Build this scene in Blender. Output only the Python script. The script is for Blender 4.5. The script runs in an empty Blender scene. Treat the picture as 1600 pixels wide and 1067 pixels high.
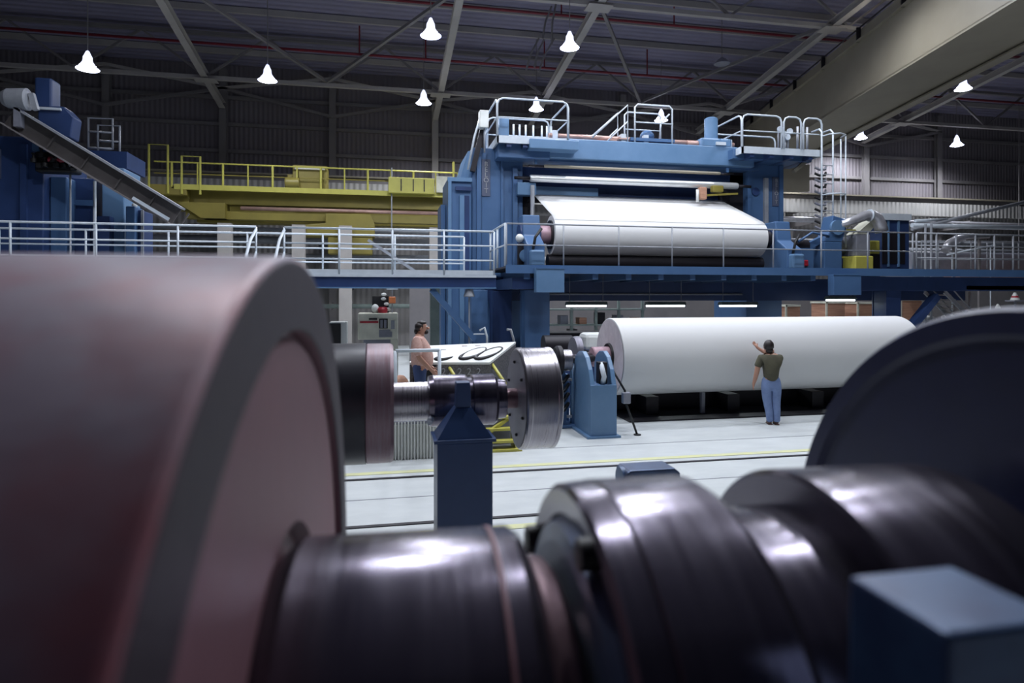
import bpy, bmesh, math, random
from mathutils import Vector, Matrix
random.seed(7)
PI = math.pi
S = bpy.context.scene
COL = S.collection

# ------------------------------------------------------------------ camera, world, exposure
TH = math.radians(11.5); ST, CT = math.sin(TH), math.cos(TH)
EYE = 2.65; HOR = 465.0; F = 1000.0
cd = bpy.data.cameras.new('camera'); cam = bpy.data.objects.new('camera', cd); COL.objects.link(cam)
cam.location = (0, 0, EYE); cam.rotation_euler = (PI/2, 0, -TH)
cd.sensor_width = 36; cd.lens = 36*F/1600; cd.shift_y = -(533.5-HOR)/1600
cd.clip_start = 0.02; cd.clip_end = 300
cd.dof.use_dof = True; cd.dof.focus_distance = 14.0; cd.dof.aperture_fstop = 1.6
S.camera = cam
w = bpy.data.worlds.new('world'); S.world = w; w.use_nodes = True
w.node_tree.nodes['Background'].inputs[0].default_value = (.25, .24, .55, 1)
w.node_tree.nodes['Background'].inputs[1].default_value = .022
S.view_settings.view_transform = 'Standard'; S.view_settings.look = 'None'
S.view_settings.gamma = 1; S.view_settings.exposure = -.16; S.view_settings.use_curve_mapping = False
LAMP_W = 1700       # high bay lamps over the floor
LAMP_COL = (.88, .92, 1.0)

def at(px, py, Y):            # a point of the photo at the distance Y from the camera wall
    a = (px-800)/F; u = (HOR-py)/F; t = Y/(CT-a*ST)
    return Vector((t*(ST+a*CT), Y, EYE+u*t))
def atz(px, py, z):
    a = (px-800)/F; u = (HOR-py)/F; t = (z-EYE)/u
    return Vector((t*(ST+a*CT), t*(CT-a*ST), z))

# ------------------------------------------------------------------ materials
def new_mat(name):
    m = bpy.data.materials.new(name); m.use_nodes = True
    return m, m.node_tree, m.node_tree.nodes['Principled BSDF']
def mat(name, col, rough=.5, metal=0, col2=None, scale=3, amount=.35, bump=0, bscale=40, stretch=None, spec=None, coat=0):
    m, nt, b = new_mat(name)
    b.inputs['Roughness'].default_value = rough; b.inputs['Metallic'].default_value = metal
    if coat: b.inputs['Coat Weight'].default_value = coat
    if spec is not None: b.inputs['Specular IOR Level'].default_value = spec
    if col2 is None: col2 = tuple(c*.72 for c in col)
    tc = nt.nodes.new('ShaderNodeTexCoord'); mp = nt.nodes.new('ShaderNodeMapping')
    nt.links.new(tc.outputs['Object'], mp.inputs[0])
    if stretch: mp.inputs['Scale'].default_value = stretch
    n = nt.nodes.new('ShaderNodeTexNoise'); n.inputs['Scale'].default_value = scale; n.inputs['Detail'].default_value = 6
    n.inputs['Roughness'].default_value = .6
    nt.links.new(mp.outputs[0], n.inputs['Vector'])
    r = nt.nodes.new('ShaderNodeValToRGB'); r.color_ramp.elements[0].position = .5-amount/2-.05; r.color_ramp.elements[1].position = .5+amount/2
    r.color_ramp.elements[0].color = (*col2, 1); r.color_ramp.elements[1].color = (*col, 1)
    nt.links.new(n.outputs['Fac'], r.inputs[0]); nt.links.new(r.outputs[0], b.inputs['Base Color'])
    if bump:
        n2 = nt.nodes.new('ShaderNodeTexNoise'); n2.inputs['Scale'].default_value = bscale; n2.inputs['Detail'].default_value = 4
        nt.links.new(mp.outputs[0], n2.inputs['Vector'])
        bp = nt.nodes.new('ShaderNodeBump'); bp.inputs['Strength'].default_value = bump; bp.inputs['Distance'].default_value = .01
        nt.links.new(n2.outputs['Fac'], bp.inputs['Height']); nt.links.new(bp.outputs[0], b.inputs['Normal'])
        mr = nt.nodes.new('ShaderNodeMapRange'); mr.inputs['To Min'].default_value = max(0, rough-.06); mr.inputs['To Max'].default_value = min(1, rough+.10)
        nt.links.new(n.outputs['Fac'], mr.inputs['Value']); nt.links.new(mr.outputs[0], b.inputs['Roughness'])
    return m
def emit(name, col, s):
    m, nt, b = new_mat(name)
    b.inputs['Base Color'].default_value = (*col, 1); b.inputs['Emission Color'].default_value = (*col, 1); b.inputs['Emission Strength'].default_value = s
    return m
def corrugated(name, col, period, rough=.6, axis='X', strength=.8, col2=None):
    m = mat(name, col, rough, 0, col2, .35, .5)
    nt = m.node_tree; b = nt.nodes['Principled BSDF']
    tc = nt.nodes.new('ShaderNodeTexCoord'); wv = nt.nodes.new('ShaderNodeTexWave')
    wv.bands_direction = axis; wv.inputs['Scale'].default_value = 1/period*.314; wv.wave_profile = 'SIN'
    nt.links.new(tc.outputs['Object'], wv.inputs['Vector'])
    bp = nt.nodes.new('ShaderNodeBump'); bp.inputs['Strength'].default_value = strength; bp.inputs['Distance'].default_value = .05
    nt.links.new(wv.outputs['Fac'], bp.inputs['Height']); nt.links.new(bp.outputs[0], b.inputs['Normal'])
    return m
M = {}
M['floor'] = mat('concrete_floor', (.57, .60, .60), .5, 0, (.47, .50, .51), 1.6, .4, .15, 6, (1, 2.2, 1))
M['wall'] = corrugated('wall_sheet', (.20, .18, .195), .24, .6, 'X', .55, (.165, .15, .165))
M['wall_pale'] = corrugated('pale_wall_sheet', (.5, .49, .47), .3, .6, 'X', .7)
M['wall_low'] = corrugated('low_wall_sheet', (.24, .23, .225), .3, .6, 'X', .7)
M['roof'] = corrugated('roof_deck', (.25, .235, .33), .35, .5, 'Y', .8, (.19, .18, .26))
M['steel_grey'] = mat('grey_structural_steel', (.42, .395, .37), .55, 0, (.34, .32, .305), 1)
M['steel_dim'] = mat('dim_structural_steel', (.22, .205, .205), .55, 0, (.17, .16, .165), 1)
M['red_pipe'] = mat('red_pipe', (.22, .015, .03), .5)
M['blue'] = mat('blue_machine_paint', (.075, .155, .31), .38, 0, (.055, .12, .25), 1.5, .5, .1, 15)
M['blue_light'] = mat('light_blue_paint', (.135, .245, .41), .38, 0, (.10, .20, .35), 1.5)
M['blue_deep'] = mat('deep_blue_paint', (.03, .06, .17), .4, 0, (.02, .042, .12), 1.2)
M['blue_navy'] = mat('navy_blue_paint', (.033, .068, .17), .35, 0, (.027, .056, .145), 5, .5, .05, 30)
M['dark'] = mat('dark_steel', (.018, .016, .022), .5, .3)
M['black'] = mat('black_rubber', (.01, .01, .012), .5)
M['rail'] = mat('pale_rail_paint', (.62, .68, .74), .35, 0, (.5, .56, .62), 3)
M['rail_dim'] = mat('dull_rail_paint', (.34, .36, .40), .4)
M['paper'] = mat('paper', (.72, .72, .715), .65, 0, (.69, .695, .70), .5, .6, .03, 3, (.05, 3, 3))
M['paper_end'] = mat('paper_end_grain', (.62, .57, .60), .8, 0, (.5, .45, .49), 6)
M['pink'] = mat('pink_core_steel', (.50, .33, .37), .45, .1, (.36, .22, .27), 4)
M['red_roll'] = mat('red_oxide_roll', (.33, .27, .33), .42, .1, (.36, .11, .13), 3.6, .22, .15, 14)
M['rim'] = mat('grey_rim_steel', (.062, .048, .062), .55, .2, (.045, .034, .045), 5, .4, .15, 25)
M['red_face'] = mat('rusty_pink_face', (.29, .145, .17), .5, .1, (.20, .095, .12), 2.2, .5, .15, 18)
M['shaft'] = mat('worn_machined_steel', (.19, .175, .215), .2, .85, (.10, .085, .115), 3, .5, .04, 10, (14, .8, .8))
M['shaft_rust'] = mat('rusted_machined_steel', (.24, .15, .17), .36, .55, (.15, .09, .105), 4, .5, .1, 30)
M['ring_steel'] = mat('bright_ground_steel', (.44, .42, .45), .27, .92, (.28, .26, .28), 4, .6, .03, 9, (22, .5, .5))
M['disc_steel'] = mat('grey_disc_steel', (.22, .215, .26), .4, .5, (.17, .165, .2), 3)
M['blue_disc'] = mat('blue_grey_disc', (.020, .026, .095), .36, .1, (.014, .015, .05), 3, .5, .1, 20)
M['blue_hub'] = mat('blue_worn_hub', (.10, .16, .29), .35, .4, (.08, .085, .13), 4)
M['blue_post'] = mat('worn_blue_post', (.06, .13, .26), .3, .2, (.03, .045, .12), 9, .5, .05, 30)
M['drum_pink'] = mat('pinkish_drum_steel', (.25, .20, .23), .38, .3, (.20, .10, .12), 5, .5, .05, 20, (9, .7, .7))
M['black_drum'] = mat('black_drum_steel', (.035, .035, .045), .35, .2, (.02, .02, .026), 4, .5)
M['dark_plate'] = mat('dark_floor_plate', (.05, .045, .05), .5)
M['dark_web'] = mat('dark_grey_web', (.10, .09, .09), .6)
M['yellow'] = mat('yellow_crane_paint', (.26, .215, .04), .5, 0, (.19, .155, .03), 1)
M['yellow_bright'] = mat('bright_yellow_paint', (.52, .49, .10), .45, 0, (.42, .39, .075), 2)
M['beige'] = mat('beige_girder_paint', (.30, .27, .205), .5, 0, (.26, .232, .175), .8)
M['white'] = mat('white_enamel', (.72, .74, .72), .4, 0, (.64, .66, .64), 2)
M['cream'] = mat('cream_enamel', (.78, .77, .64), .4, 0, (.52, .52, .43), 2)
M['grey_box'] = mat('grey_enamel', (.25, .26, .31), .45)
M['speck'] = mat('speckled_panel', (.16, .155, .16), .6, 0, (.05, .05, .055), 30, .3)
M['chrome'] = mat('brushed_roller', (.72, .74, .75), .3, .5, (.6, .62, .63), 2)
M['duct'] = mat('galvanised_duct', (.62, .62, .66), .3, .6, (.45, .45, .5), 5)
M['copper'] = mat('copper_tube', (.55, .35, .30), .4, .3)
M['red'] = mat('red_paint', (.45, .02, .04), .4)
M['orange'] = mat('orange_lens', (.7, .22, .08), .4)
M['tan'] = mat('tan_carton', (.55, .31, .2), .7, 0, (.33, .16, .11), 3, .4, 0, 1, (.5, .5, 7))
M['green_grey'] = mat('pale_green_rack', (.24, .30, .28), .5)
M['floor_yellow'] = mat('yellow_floor_paint', (.66, .66, .30), .5, 0, (.58, .60, .42), 5)
M['skin'] = mat('skin', (.50, .27, .19), .5, 0, (.45, .23, .16), 8)
M['hair'] = mat('dark_hair', (.018, .012, .012), .5)
M['olive'] = mat('olive_cloth', (.085, .08, .05), .85, 0, (.065, .06, .04), 8)
M['denim'] = mat('denim', (.19, .27, .48), .8, 0, (.13, .19, .36), 7)
M['denim_dark'] = mat('dark_denim', (.05, .08, .2), .8)
M['plaid'] = mat('salmon_shirt', (.66, .43, .37), .85, 0, (.55, .31, .26), 25)
M['shoe'] = mat('brown_shoe', (.14, .08, .07), .5)
M['lamp_glow'] = emit('lamp_glow', (.80, .84, 1.0), 26)
M['tube_glow'] = emit('tube_glow', (.85, .95, 1.0), 4)
M['reflector'] = emit('glass_refractor', (.62, .66, .9), 2.2)
M['plate'] = mat('dull_name_plate', (.10, .12, .19), .5)
M['letter'] = mat('grey_lettering', (.40, .41, .44), .5)

# ------------------------------------------------------------------ mesh helpers
class MB:
    def __init__(s): s.bm = bmesh.new()
    def box(s, x0, x1, y0, y1, z0, z1, rot=None):
        v = [s.bm.verts.new((x, y, z)) for x in (x0, x1) for y in (y0, y1) for z in (z0, z1)]
        if rot: bmesh.ops.transform(s.bm, matrix=rot, verts=v)
        for f in ((0,1,3,2),(4,6,7,5),(0,4,5,1),(2,3,7,6),(0,2,6,4),(1,5,7,3)): s.bm.faces.new([v[i] for i in f])
        return s
    def bar(s, a, b, w, h=None):              # rectangular bar from a to b
        a, b = Vector(a), Vector(b); h = h or w; d = b-a; L = d.length; q = d.to_track_quat('X', 'Z')
        return s.box(0, L, -w/2, w/2, -h/2, h/2, Matrix.Translation(a) @ q.to_matrix().to_4x4())
    def tube(s, pts, r, n=10, cap=True):
        pts = [Vector(p) for p in pts]; rings = []; m = len(pts)
        rr = r if isinstance(r, (list, tuple)) else [r]*m
        q = None
        for i, p in enumerate(pts):
            d = (pts[min(i+1, m-1)]-pts[max(i-1, 0)]).normalized()
            if q is None: q = d.to_track_quat('Z', 'Y'); last = d
            else: q = last.rotation_difference(d) @ q; last = d
            rings.append([s.bm.verts.new(p + q @ Vector((rr[i]*math.cos(2*PI*k/n), rr[i]*math.sin(2*PI*k/n), 0))) for k in range(n)])
        for a, b in zip(rings, rings[1:]):
            for k in range(n): f = s.bm.faces.new((a[k], a[(k+1)%n], b[(k+1)%n], b[k])); f.smooth = n > 6
        if cap: s.bm.faces.new(rings[0][::-1]); s.bm.faces.new(rings[-1])
        return s
    def lathe(s, prof, n=96, o=(0, 0, 0), axis='X'):   # prof: (along, radius); closed by discs at r 0
        o = Vector(o); prev = None; first = None
        # duplicate rings at sharp corners so the shading stays crisp
        segs = list(zip(prof, prof[1:]))
        for (a, ra), (b, rb) in segs:
            R = []
            for (c, r) in ((a, ra), (b, rb)):
                ring = []
                for k in range(n):
                    t = 2*PI*k/n
                    if axis == 'X': p = Vector((c, r*math.cos(t), r*math.sin(t)))
                    elif axis == 'Y': p = Vector((r*math.sin(t), c, r*math.cos(t)))
                    else: p = Vector((r*math.cos(t), r*math.sin(t), c))
                    ring.append(s.bm.verts.new(o+p))
                    if r < 1e-6: break
                R.append(ring)
            A, B = R
            for k in range(n):
                k2 = (k+1) % n
                if len(A) == 1 and len(B) == 1: break
                if len(A) == 1: f = s.bm.faces.new((A[0], B[k2], B[k]))
                elif len(B) == 1: f = s.bm.faces.new((A[k], A[k2], B[0]))
                else: f = s.bm.faces.new((A[k], A[k2], B[k2], B[k]))
                f.smooth = True
        return s
    def prism(s, poly, d0, d1, plane='XZ'):     # polygon extruded between d0 and d1 along the third axis
        def P(u, v, d): return (u, d, v) if plane == 'XZ' else ((d, u, v) if plane == 'YZ' else (u, v, d))
        a = [s.bm.verts.new(P(u, v, d0)) for u, v in poly]; b = [s.bm.verts.new(P(u, v, d1)) for u, v in poly]
        s.bm.faces.new(a); s.bm.faces.new(b[::-1]); n = len(poly)
        for k in range(n): s.bm.faces.new((a[k], b[k], b[(k+1)%n], a[(k+1)%n]))
        return s
    def ball(s, c, r, sc=(1, 1, 1), n=16):
        m = Matrix.Translation(Vector(c)) @ Matrix.Diagonal((sc[0]*r, sc[1]*r, sc[2]*r, 1))
        g = bmesh.ops.create_uvsphere(s.bm, u_segments=n, v_segments=max(6, n//2), radius=1, matrix=m)
        for v in g['verts']:
            for f in v.link_faces: f.smooth = True
        return s
    def build(s, name, m, parent=None, bevel=0):
        bmesh.ops.recalc_face_normals(s.bm, faces=s.bm.faces)
        me = bpy.data.meshes.new(name); s.bm.to_mesh(me); s.bm.free()
        me.materials.append(M[m] if isinstance(m, str) else m)
        o = bpy.data.objects.new(name, me); COL.objects.link(o)
        if parent: o.parent = parent
        if bevel:
            b = o.modifiers.new('bevel', 'BEVEL'); b.width = bevel; b.segments = 2; b.limit_method = 'ANGLE'; b.angle_limit = .7
        return o
def tag(o, label, cat, group=None, kind=None):
    o['label'] = label; o['category'] = cat
    if group: o['group'] = group
    if kind: o['kind'] = kind
    return o
def struct(o): o['kind'] = 'structure'; return o
def thing(name, label, cat, loc=(0, 0, 0), rz=0, group=None):
    o = bpy.data.objects.new(name, None); COL.objects.link(o); o.location = loc; o.rotation_euler = (0, 0, rz); o.empty_display_size = .2
    return tag(o, label, cat, group)
def plabel(o, l): o['label'] = l; return o
def kids(o): return [c for c in o.children]
def dup(root, loc=None, rz=None, label=None):
    def cp(o, par):
        c = o.copy(); COL.objects.link(c)
        if par: c.parent = par
        for ch in kids(o): cp(ch, c)
        return c
    r = cp(root, None)
    if loc is not None: r.location = loc
    if rz is not None: r.rotation_euler = (0, 0, rz)
    if label: r['label'] = label
    return r
def text(name, body, size, loc, rot, m, parent=None, stacked=False, ext=.004):
    c = bpy.data.curves.new(name, 'FONT'); c.body = '\n'.join(body) if stacked else body; c.size = size; c.extrude = ext
    c.align_x = 'CENTER'; c.align_y = 'CENTER'; c.materials.append(M[m])
    if stacked: c.space_line = .82
    o = bpy.data.objects.new(name, c); COL.objects.link(o); o.location = loc; o.rotation_euler = rot
    if parent: o.parent = parent
    return o

# ------------------------------------------------------------------ high bay lamps
def roof_z(Y): return 12.55+.13*(36-Y)+2.35
def make_lamp(loc, label, watts=LAMP_W, group=None):
    t = thing('high_bay_lamp', label, 'lamp', loc, 0, group)
    MB().lathe([(.62, .05), (.5, .10), (.42, .14), (.30, .15), (.26, .16), (.10, .26), (0, .36)], 24, axis='Z').build('reflector', 'reflector', t)
    MB().lathe([(-.06, 0), (-.05, .20), (.0, .34), (.22, .17), (.27, 0)], 24, axis='Z').build('bulb', 'lamp_glow', t)
    MB().tube([(0, 0, .60), (0, 0, roof_z(loc[1])-loc[2]-.02)], .018, 6).build('stem', 'steel_dim', t)
    l = bpy.data.lights.new('lamp_light', 'SPOT'); l.energy = watts; l.color = LAMP_COL; l.spot_size = math.radians(165); l.spot_blend = .6; l.shadow_soft_size = .3
    lo = bpy.data.objects.new('lamp_light', l); COL.objects.link(lo); lo.parent = t; lo.location = (0, 0, -.12)
    return t
def lamp_px(px, py, Y, label, watts=LAMP_W):
    p = at(px, py, Y); return make_lamp((p.x, p.y, p.z-.05), label, watts)
lamp_px(137, 106, 24.5, 'bright high bay lamp farthest to the left of the hall', LAMP_W*.2)
lamp_px(418, 124, 26.5, 'high bay lamp on the roof chord above the yellow crane', LAMP_W*.6)
lamp_px(673, 54, 22.5, 'large bright high bay lamp beside the near pale roof beam, left of centre')
lamp_px(890, 73, 23, 'bright high bay lamp on the roof beam above the machine top')
lamp_px(662, 160, 30, 'lower high bay lamp hanging before the back wall left of the pale column')
lamp_px(838, 170, 31, 'high bay lamp seen through the railing of the machine\'s left top platform')
lamp_px(1033, 187, 32, 'high bay lamp right of the stair railing on the machine crossbeam')
lamp_px(1345, 215, 34, 'small high bay lamp just under the beige crane girder', LAMP_W*1.1)
lamp_px(1236, 270, 34.5, 'low high bay lamp seen behind the machine\'s right tower', LAMP_W*.3)
lamp_px(1495, 226, 33, 'high bay lamp right of the beige girder and below the red pipes', LAMP_W*1.2)
lamp_px(1505, 138, 25, 'high bay lamp tucked against the lower edge of the beige girder', LAMP_W*.8)
lamp_px(1592, 465, 33.0, 'warm low lamp at the far right edge of the hall', 60)
# the same rows of lamps go on over the near half of the hall, above the frame
k = 0
for (x, y, f) in ((0.5, 13.0, .95), (6.0, 12.0, .9), (11.5, 12.0, .9), (17, 14, .7), (3.5, 7.5, .85), (9, 7.5, .75), (-6, 14, .12), (2.0, 18.0, .8), (8.0, 17.5, 1), (14.0, 18.0, .9), (20, 21, .7), (-3.0, 9.5, 1.1)):  # the last lamp is added to light the top of the foreground drum
    make_lamp((x, y, 13.2), 'high bay lamp hanging above the near hall floor, above the picture', LAMP_W*f, 'lamps over the near hall floor')

# ------------------------------------------------------------------ the hall
XL, XR, YN, YF = -26, 60, -8, 36
struct(MB().box(XL, XR, YN, YF, -.2, 0).build('floor', 'floor'))
struct(MB().box(XL, XR, YF, YF+.2, 9.1, 15.2).build('wall_back', 'wall'))
struct(MB().box(XL, XR, YF, YF+.2, 7.4, 9.1).build('wall_back_band', 'wall_pale'))
struct(MB().box(XL, XR, YF, YF+.2, 0, 7.4).build('wall_back_lower', 'wall_low'))
struct(MB().box(XL-.2, XL, YN, YF, 0, 20).build('wall_left', 'wall'))
struct(MB().box(XR, XR+.2, YN, YF, 0, 20).build('wall_right', 'wall'))
def zb(Y): return 12.55+.13*(36-Y)          # plane of the truss bottom chords
def zr(Y): return zb(Y)+2.35                # roof deck
b = MB(); b.prism([(YN, zr(YN)), (YF+.2, zr(YF+.2)), (YF+.2, zr(YF+.2)+.2), (YN, zr(YN)+.2)], XL, XR, 'YZ'); struct(b.build('ceiling', 'roof'))
# girts on the wall
for i, z in enumerate((10.35, 11.75, 13.15)):
    struct(MB().box(XL, XR, YF-.16, YF, z-.09, z+.09).build('trim_%d' % (i+1), 'steel_dim'))
cols = [-19.1, -13.6, -8.1, -2.6, 2.9, 8.4, 13.9, 19.4, 24.9, 30.4, 35.9]
names = {2.9: 'palest wall column, standing left of the machine\'s top platform', -2.6: 'grey wall column behind the trolley of the yellow crane', -8.1: 'grey wall column above the left end of the yellow crane', -13.6: 'dim wall column at the left above the sloping channel beam'}
for x in cols:
    wd = .34
    b = MB(); b.box(x-wd/2, x+wd/2, YF-.45, YF-.42, 0, 14.6).box(x-wd/2, x+wd/2, YF-.19, YF-.16, 0, 14.6).box(x-.02, x+.02, YF-.42, YF-.19, 0, 14.6)
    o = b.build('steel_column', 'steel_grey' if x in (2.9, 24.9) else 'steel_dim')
    if x in names: tag(o, names[x], 'column')
    elif x > 8.5: tag(o, 'steel wall column behind and right of the machine', 'column', 'columns of the back wall, right of the machine')
    elif x > 5: tag(o, 'steel wall column hidden behind the machine\'s left tower', 'column')
    else: tag(o, 'dark wall column at the far left of the hall', 'column')
# wall bracing: struts between columns and K bracing
for i, (x0, x1) in enumerate(zip(cols, cols[1:])):
    t = thing('wall_brace', 'grey K-shaped bracing between two columns of the back wall', 'bracing', ((x0+x1)/2, YF-.5, 12.2), 0, 'K bracing along the back wall')
    hi = i % 2 == 0
    a, c = (x0, x1) if hi else (x1, x0)     # a carries the two far joints
    if not hi: a, c = x1, x0
    mid = zb(36)-.05+.1; L = (x1-x0)/2
    sa = -L if not hi else L; sc = -sa
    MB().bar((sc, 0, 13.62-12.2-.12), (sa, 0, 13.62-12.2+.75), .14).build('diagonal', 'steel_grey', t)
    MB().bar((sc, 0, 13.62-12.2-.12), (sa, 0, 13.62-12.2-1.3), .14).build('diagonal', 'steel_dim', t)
# crane runway girder along the wall
t = thing('runway_girder', 'long crane runway girder running along the whole back wall', 'girder', (0, YF-1.0, 8.6))
MB().box(XL+1, XR-1, -.25, .25, .38, .46).build('top_flange', 'beige', t)
MB().box(XL+1, XR-1, -.02, .02, .1, .38).build('web', 'steel_dim', t)
plabel(MB().box(XL+1, XR-1, -.12, .1, -.72, .1).build('side_panel', 'wall_pale', t), 'pale lower side panel')
for x in cols: MB().box(x-.15, x+.15, 0, .56, -.75, -.47).build('bracket', 'steel_dim', t)
# roof beams running to the wall
for i, x in enumerate((-19.1, -8.1, 2.9, 8.3, 18.6, 30.0)):
    lab = {-8.1: 'pale roof beam sloping down to the wall above the yellow crane\'s left end', 2.9: 'pale roof beam running down to the palest wall column',
           8.3: 'pale roof beam passing behind the lamp above the machine top', 18.6: 'pale roof beam slanting down left of the beige crane girder',
           -19.1: 'dim roof beam in the dark upper left corner', 30.0: 'roof beam beyond the beige crane girder'}[x]
    b = MB(); 
    for dz, hw in ((.14, .16), (-.14, .16)): b.bar((x, 8, zb(8)+dz), (x, YF-.5, zb(YF-.5)+dz), .30, .03)
    b.bar((x, 8, zb(8)), (x, YF-.5, zb(YF-.5)), .03, .27)
    t = thing('roof_beam', lab, 'roof beam', (0, 0, 0)); b.build('beam', 'steel_grey', t)
    for Y in (32.3, 23.8):                                    # gusset plates at the joints
        MB().box(x-.5, x+.5, Y-.35, Y+.35, zb(Y)-.20, zb(Y)-.17).build('gusset_plate', 'steel_grey', t)
# longitudinal trusses
for Y, lab in ((32.3, 'long roof truss parallel to the back wall, nearest to it'), (23.8, 'long roof truss nearer to the camera, crossing above the machine')):
    t = thing('roof_truss', lab, 'roof truss', (0, Y, zb(Y)))
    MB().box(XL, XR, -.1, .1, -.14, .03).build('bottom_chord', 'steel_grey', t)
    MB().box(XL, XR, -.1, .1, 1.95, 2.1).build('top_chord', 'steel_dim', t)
    x = cols[0]
    while x < 50:
        MB().bar((x, 0, 0), (x+2.75, 0, 2.0), .1).build('web_member', 'steel_dim', t)
        MB().bar((x+2.75, 0, 2.0), (x+5.5, 0, 0), .1).build('web_member', 'steel_dim', t)
        x += 5.5
for Y in (12, 14.2, 16.4, 18.6, 20.8, 22.6, 24.9, 26.8, 28.6, 30.4, 34.2):
    tag(MB().box(XL, XR, Y-.06, Y+.06, zr(Y)-.30, zr(Y)-.03).build('roof_purlin', 'steel_grey'), 'thin purlin running sideways under the metal roof deck', 'purlin', 'purlins under the roof deck')
for (x0, y0, x1, y1) in ((2.9, 23.8, -2.6, 32.3), (-8.1, 23.8, -2.6, 32.3), (8.3, 23.8, 13.6, 32.3), (18.6, 23.8, 13.6, 32.3), (18.6, 32.3, 24.3, 23.8)):
    tag(MB().bar((x0, y0, zb(y0)+.1), (x1, y1, zb(y1)+.1), .13).build('roof_diagonal', 'steel_dim'), 'slanting brace in the roof between the two long trusses', 'bracing', 'diagonal braces in the roof')
for Y, z, lab in ((30.0, 13.75, 'red sprinkler pipe crossing the whole roof'), (27.0, 15.0, 'dimmer red sprinkler pipe higher under the roof deck')):
    b = MB(); b.tube([(XL+1, Y, z), (XR-1, Y, z)], .06, 8)
    t = thing('sprinkler_pipe', lab, 'pipe', (0, 0, 0)); b.build('main_pipe', 'red_pipe', t)
    for x in (-1, 2.0, 7.7, 13): MB().tube([(x, Y, z), (x, Y, min(z+1.3, zr(Y)-.05))], .035, 6).build('drop_pipe', 'red_pipe', t)
p = at(1128, 100, 27)
t = thing('unlit_lamp', 'unlit grey round lamp under the roof left of the beige girder', 'lamp', p)
MB().lathe([(.3, .05), (.2, .2), (0, .36), (-.03, .3), (-.03, 0)], 24, axis='Z').build('reflector', 'grey_box', t); MB().tube([(0, 0, .28), (0, 0, 2.2)], .02, 6).build('stem', 'steel_dim', t)
p = at(868, 60, 25)
t = thing('cable_festoon', 'bundle of hanging dark cables and conduit under the roof above the platform', 'cable')
for i, (a, c) in enumerate((((870, 0), (862, 70)), ((862, 10), (848, 60)), ((850, 62), (835, 105)), ((842, 60), (822, 110)), ((866, 60), (842, 112)))):
    MB().tube([at(*a, 26), at((a[0]+c[0])/2-3, (a[1]+c[1])/2, 26), at(*c, 26)], .045, 6).build('cable', 'steel_dim', t)

# ------------------------------------------------------------------ beige overhead crane
G0, G1 = atz(1589, 0, 10.45), atz(1277, 191, 10.45)
gd = (G1-G0); gd.z = 0; gd.normalize(); gn = Vector((gd.y, -gd.x, 0))
q0 = G0-gd*6; q1 = G1+gd*((34.6-G1.y)/gd.y)
Lg = (q1-q0).length; rzg = math.atan2(gd.y, gd.x)
t = thing('crane_girder', 'huge beige overhead crane girder slanting across the upper right', 'crane', q0, rzg)
MB().box(0, Lg, -2.6, -2.55, 0, 2.1).box(0, Lg, -.04, 0, 0, 2.1).box(0, Lg, -2.6, 0, .06, .1).build('box_girder', 'beige', t)
MB().box(0, Lg, -.25, .10, -.06, 0).build('bottom_flange', 'beige', t)
MB().box(0, Lg, -2.75, -2.35, -.06, 0).build('far_flange', 'beige', t)
MB().box(0, Lg, -2.7, .14, 2.1, 2.16).build('top_plate', 'beige', t)
MB().box(0, Lg, -.10, -.04, 2.16, 2.60).build('toe_board', 'beige', t)
MB().tube([(0, -.0, 2.66), (Lg, -.0, 2.66)], .03, 6).build('handrail', 'dark', t)
for x in range(2, int(Lg), 3): MB().box(x, x+.07, -.03, .12, 2.1, 2.66).build('stanchion', 'dark', t)
MB().box(Lg-.5, Lg-.05, -3.6, 1.0, -1.55, .0).build('end_truck', 'beige', t)

# ------------------------------------------------------------------ yellow crane in the background
YC = 31
def X_(px, Y): return at(px, HOR, Y).x
def Z_(py, px, Y): return at(px, py, Y).z
xa, xb = X_(282, YC), X_(712, YC)
zc = Z_(304, 500, YC)
t = thing('yellow_crane', 'yellow overhead bridge crane with railed walkway before the back wall', 'crane', ((xa+xb)/2, YC, zc)); hx = (xb-xa)/2
MB().box(-hx, hx, -.35, .35, -.62, 0).build('front_girder', 'yellow', t, .02)
MB().box(-hx+.3, hx, 1.4, 2.1, -1.25, -.1).build('rear_girder', 'yellow', t, .02)
MB().box(-hx+.3, hx, -.3, .2, -1.28, -.92).build('lower_girder', 'yellow', t)
MB().box(-hx-.1, hx, -.9, -.35, -.05, .02).build('walkway_plate', 'yellow', t)
plabel(MB().tube([(-hx+2.6, -.34, -.78), (hx-.4, -.34, -.78)], .09, 8).build('conductor_bar', 'copper', t), 'reddish conductor bar')
plabel(MB().box(-hx, hx, -.92, -.88, -.1, .13).build('toe_board', 'yellow_bright', t), 'brighter yellow toe board')
MB().tube([(-hx-.8, -.88, 1.08), (hx, -.88, 1.08)], .035, 6).build('handrail', 'yellow_bright', t)
MB().tube([(-hx-.8, -.88, .58), (hx, -.88, .58)], .025, 6).build('mid_rail', 'yellow', t)
for i in range(13):
    x = -hx-.1+i*(2*hx+.1)/12; MB().tube([(x, -.88, 0), (x, -.88, 1.08)], .035 if i % 2 else .05, 6).build('post', 'yellow_bright', t)
for x0 in (-hx-1.0, -hx+.3):                                   # cage-like rails at the left end
    MB().tube([(x0, -.9, -.3), (x0, -.9, 1.8 if x0 < -hx else 1.35), (x0+.75, -.9, 1.8 if x0 < -hx else 1.35), (x0+.75, -.9, -.3)], .05, 6).build('end_frame', 'yellow_bright', t)
for x0 in (hx-.2, hx+.6): MB().tube([(x0, -.9, -.3), (x0, -.9, 1.6)], .05, 6).build('end_post', 'yellow_bright', t)
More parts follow.
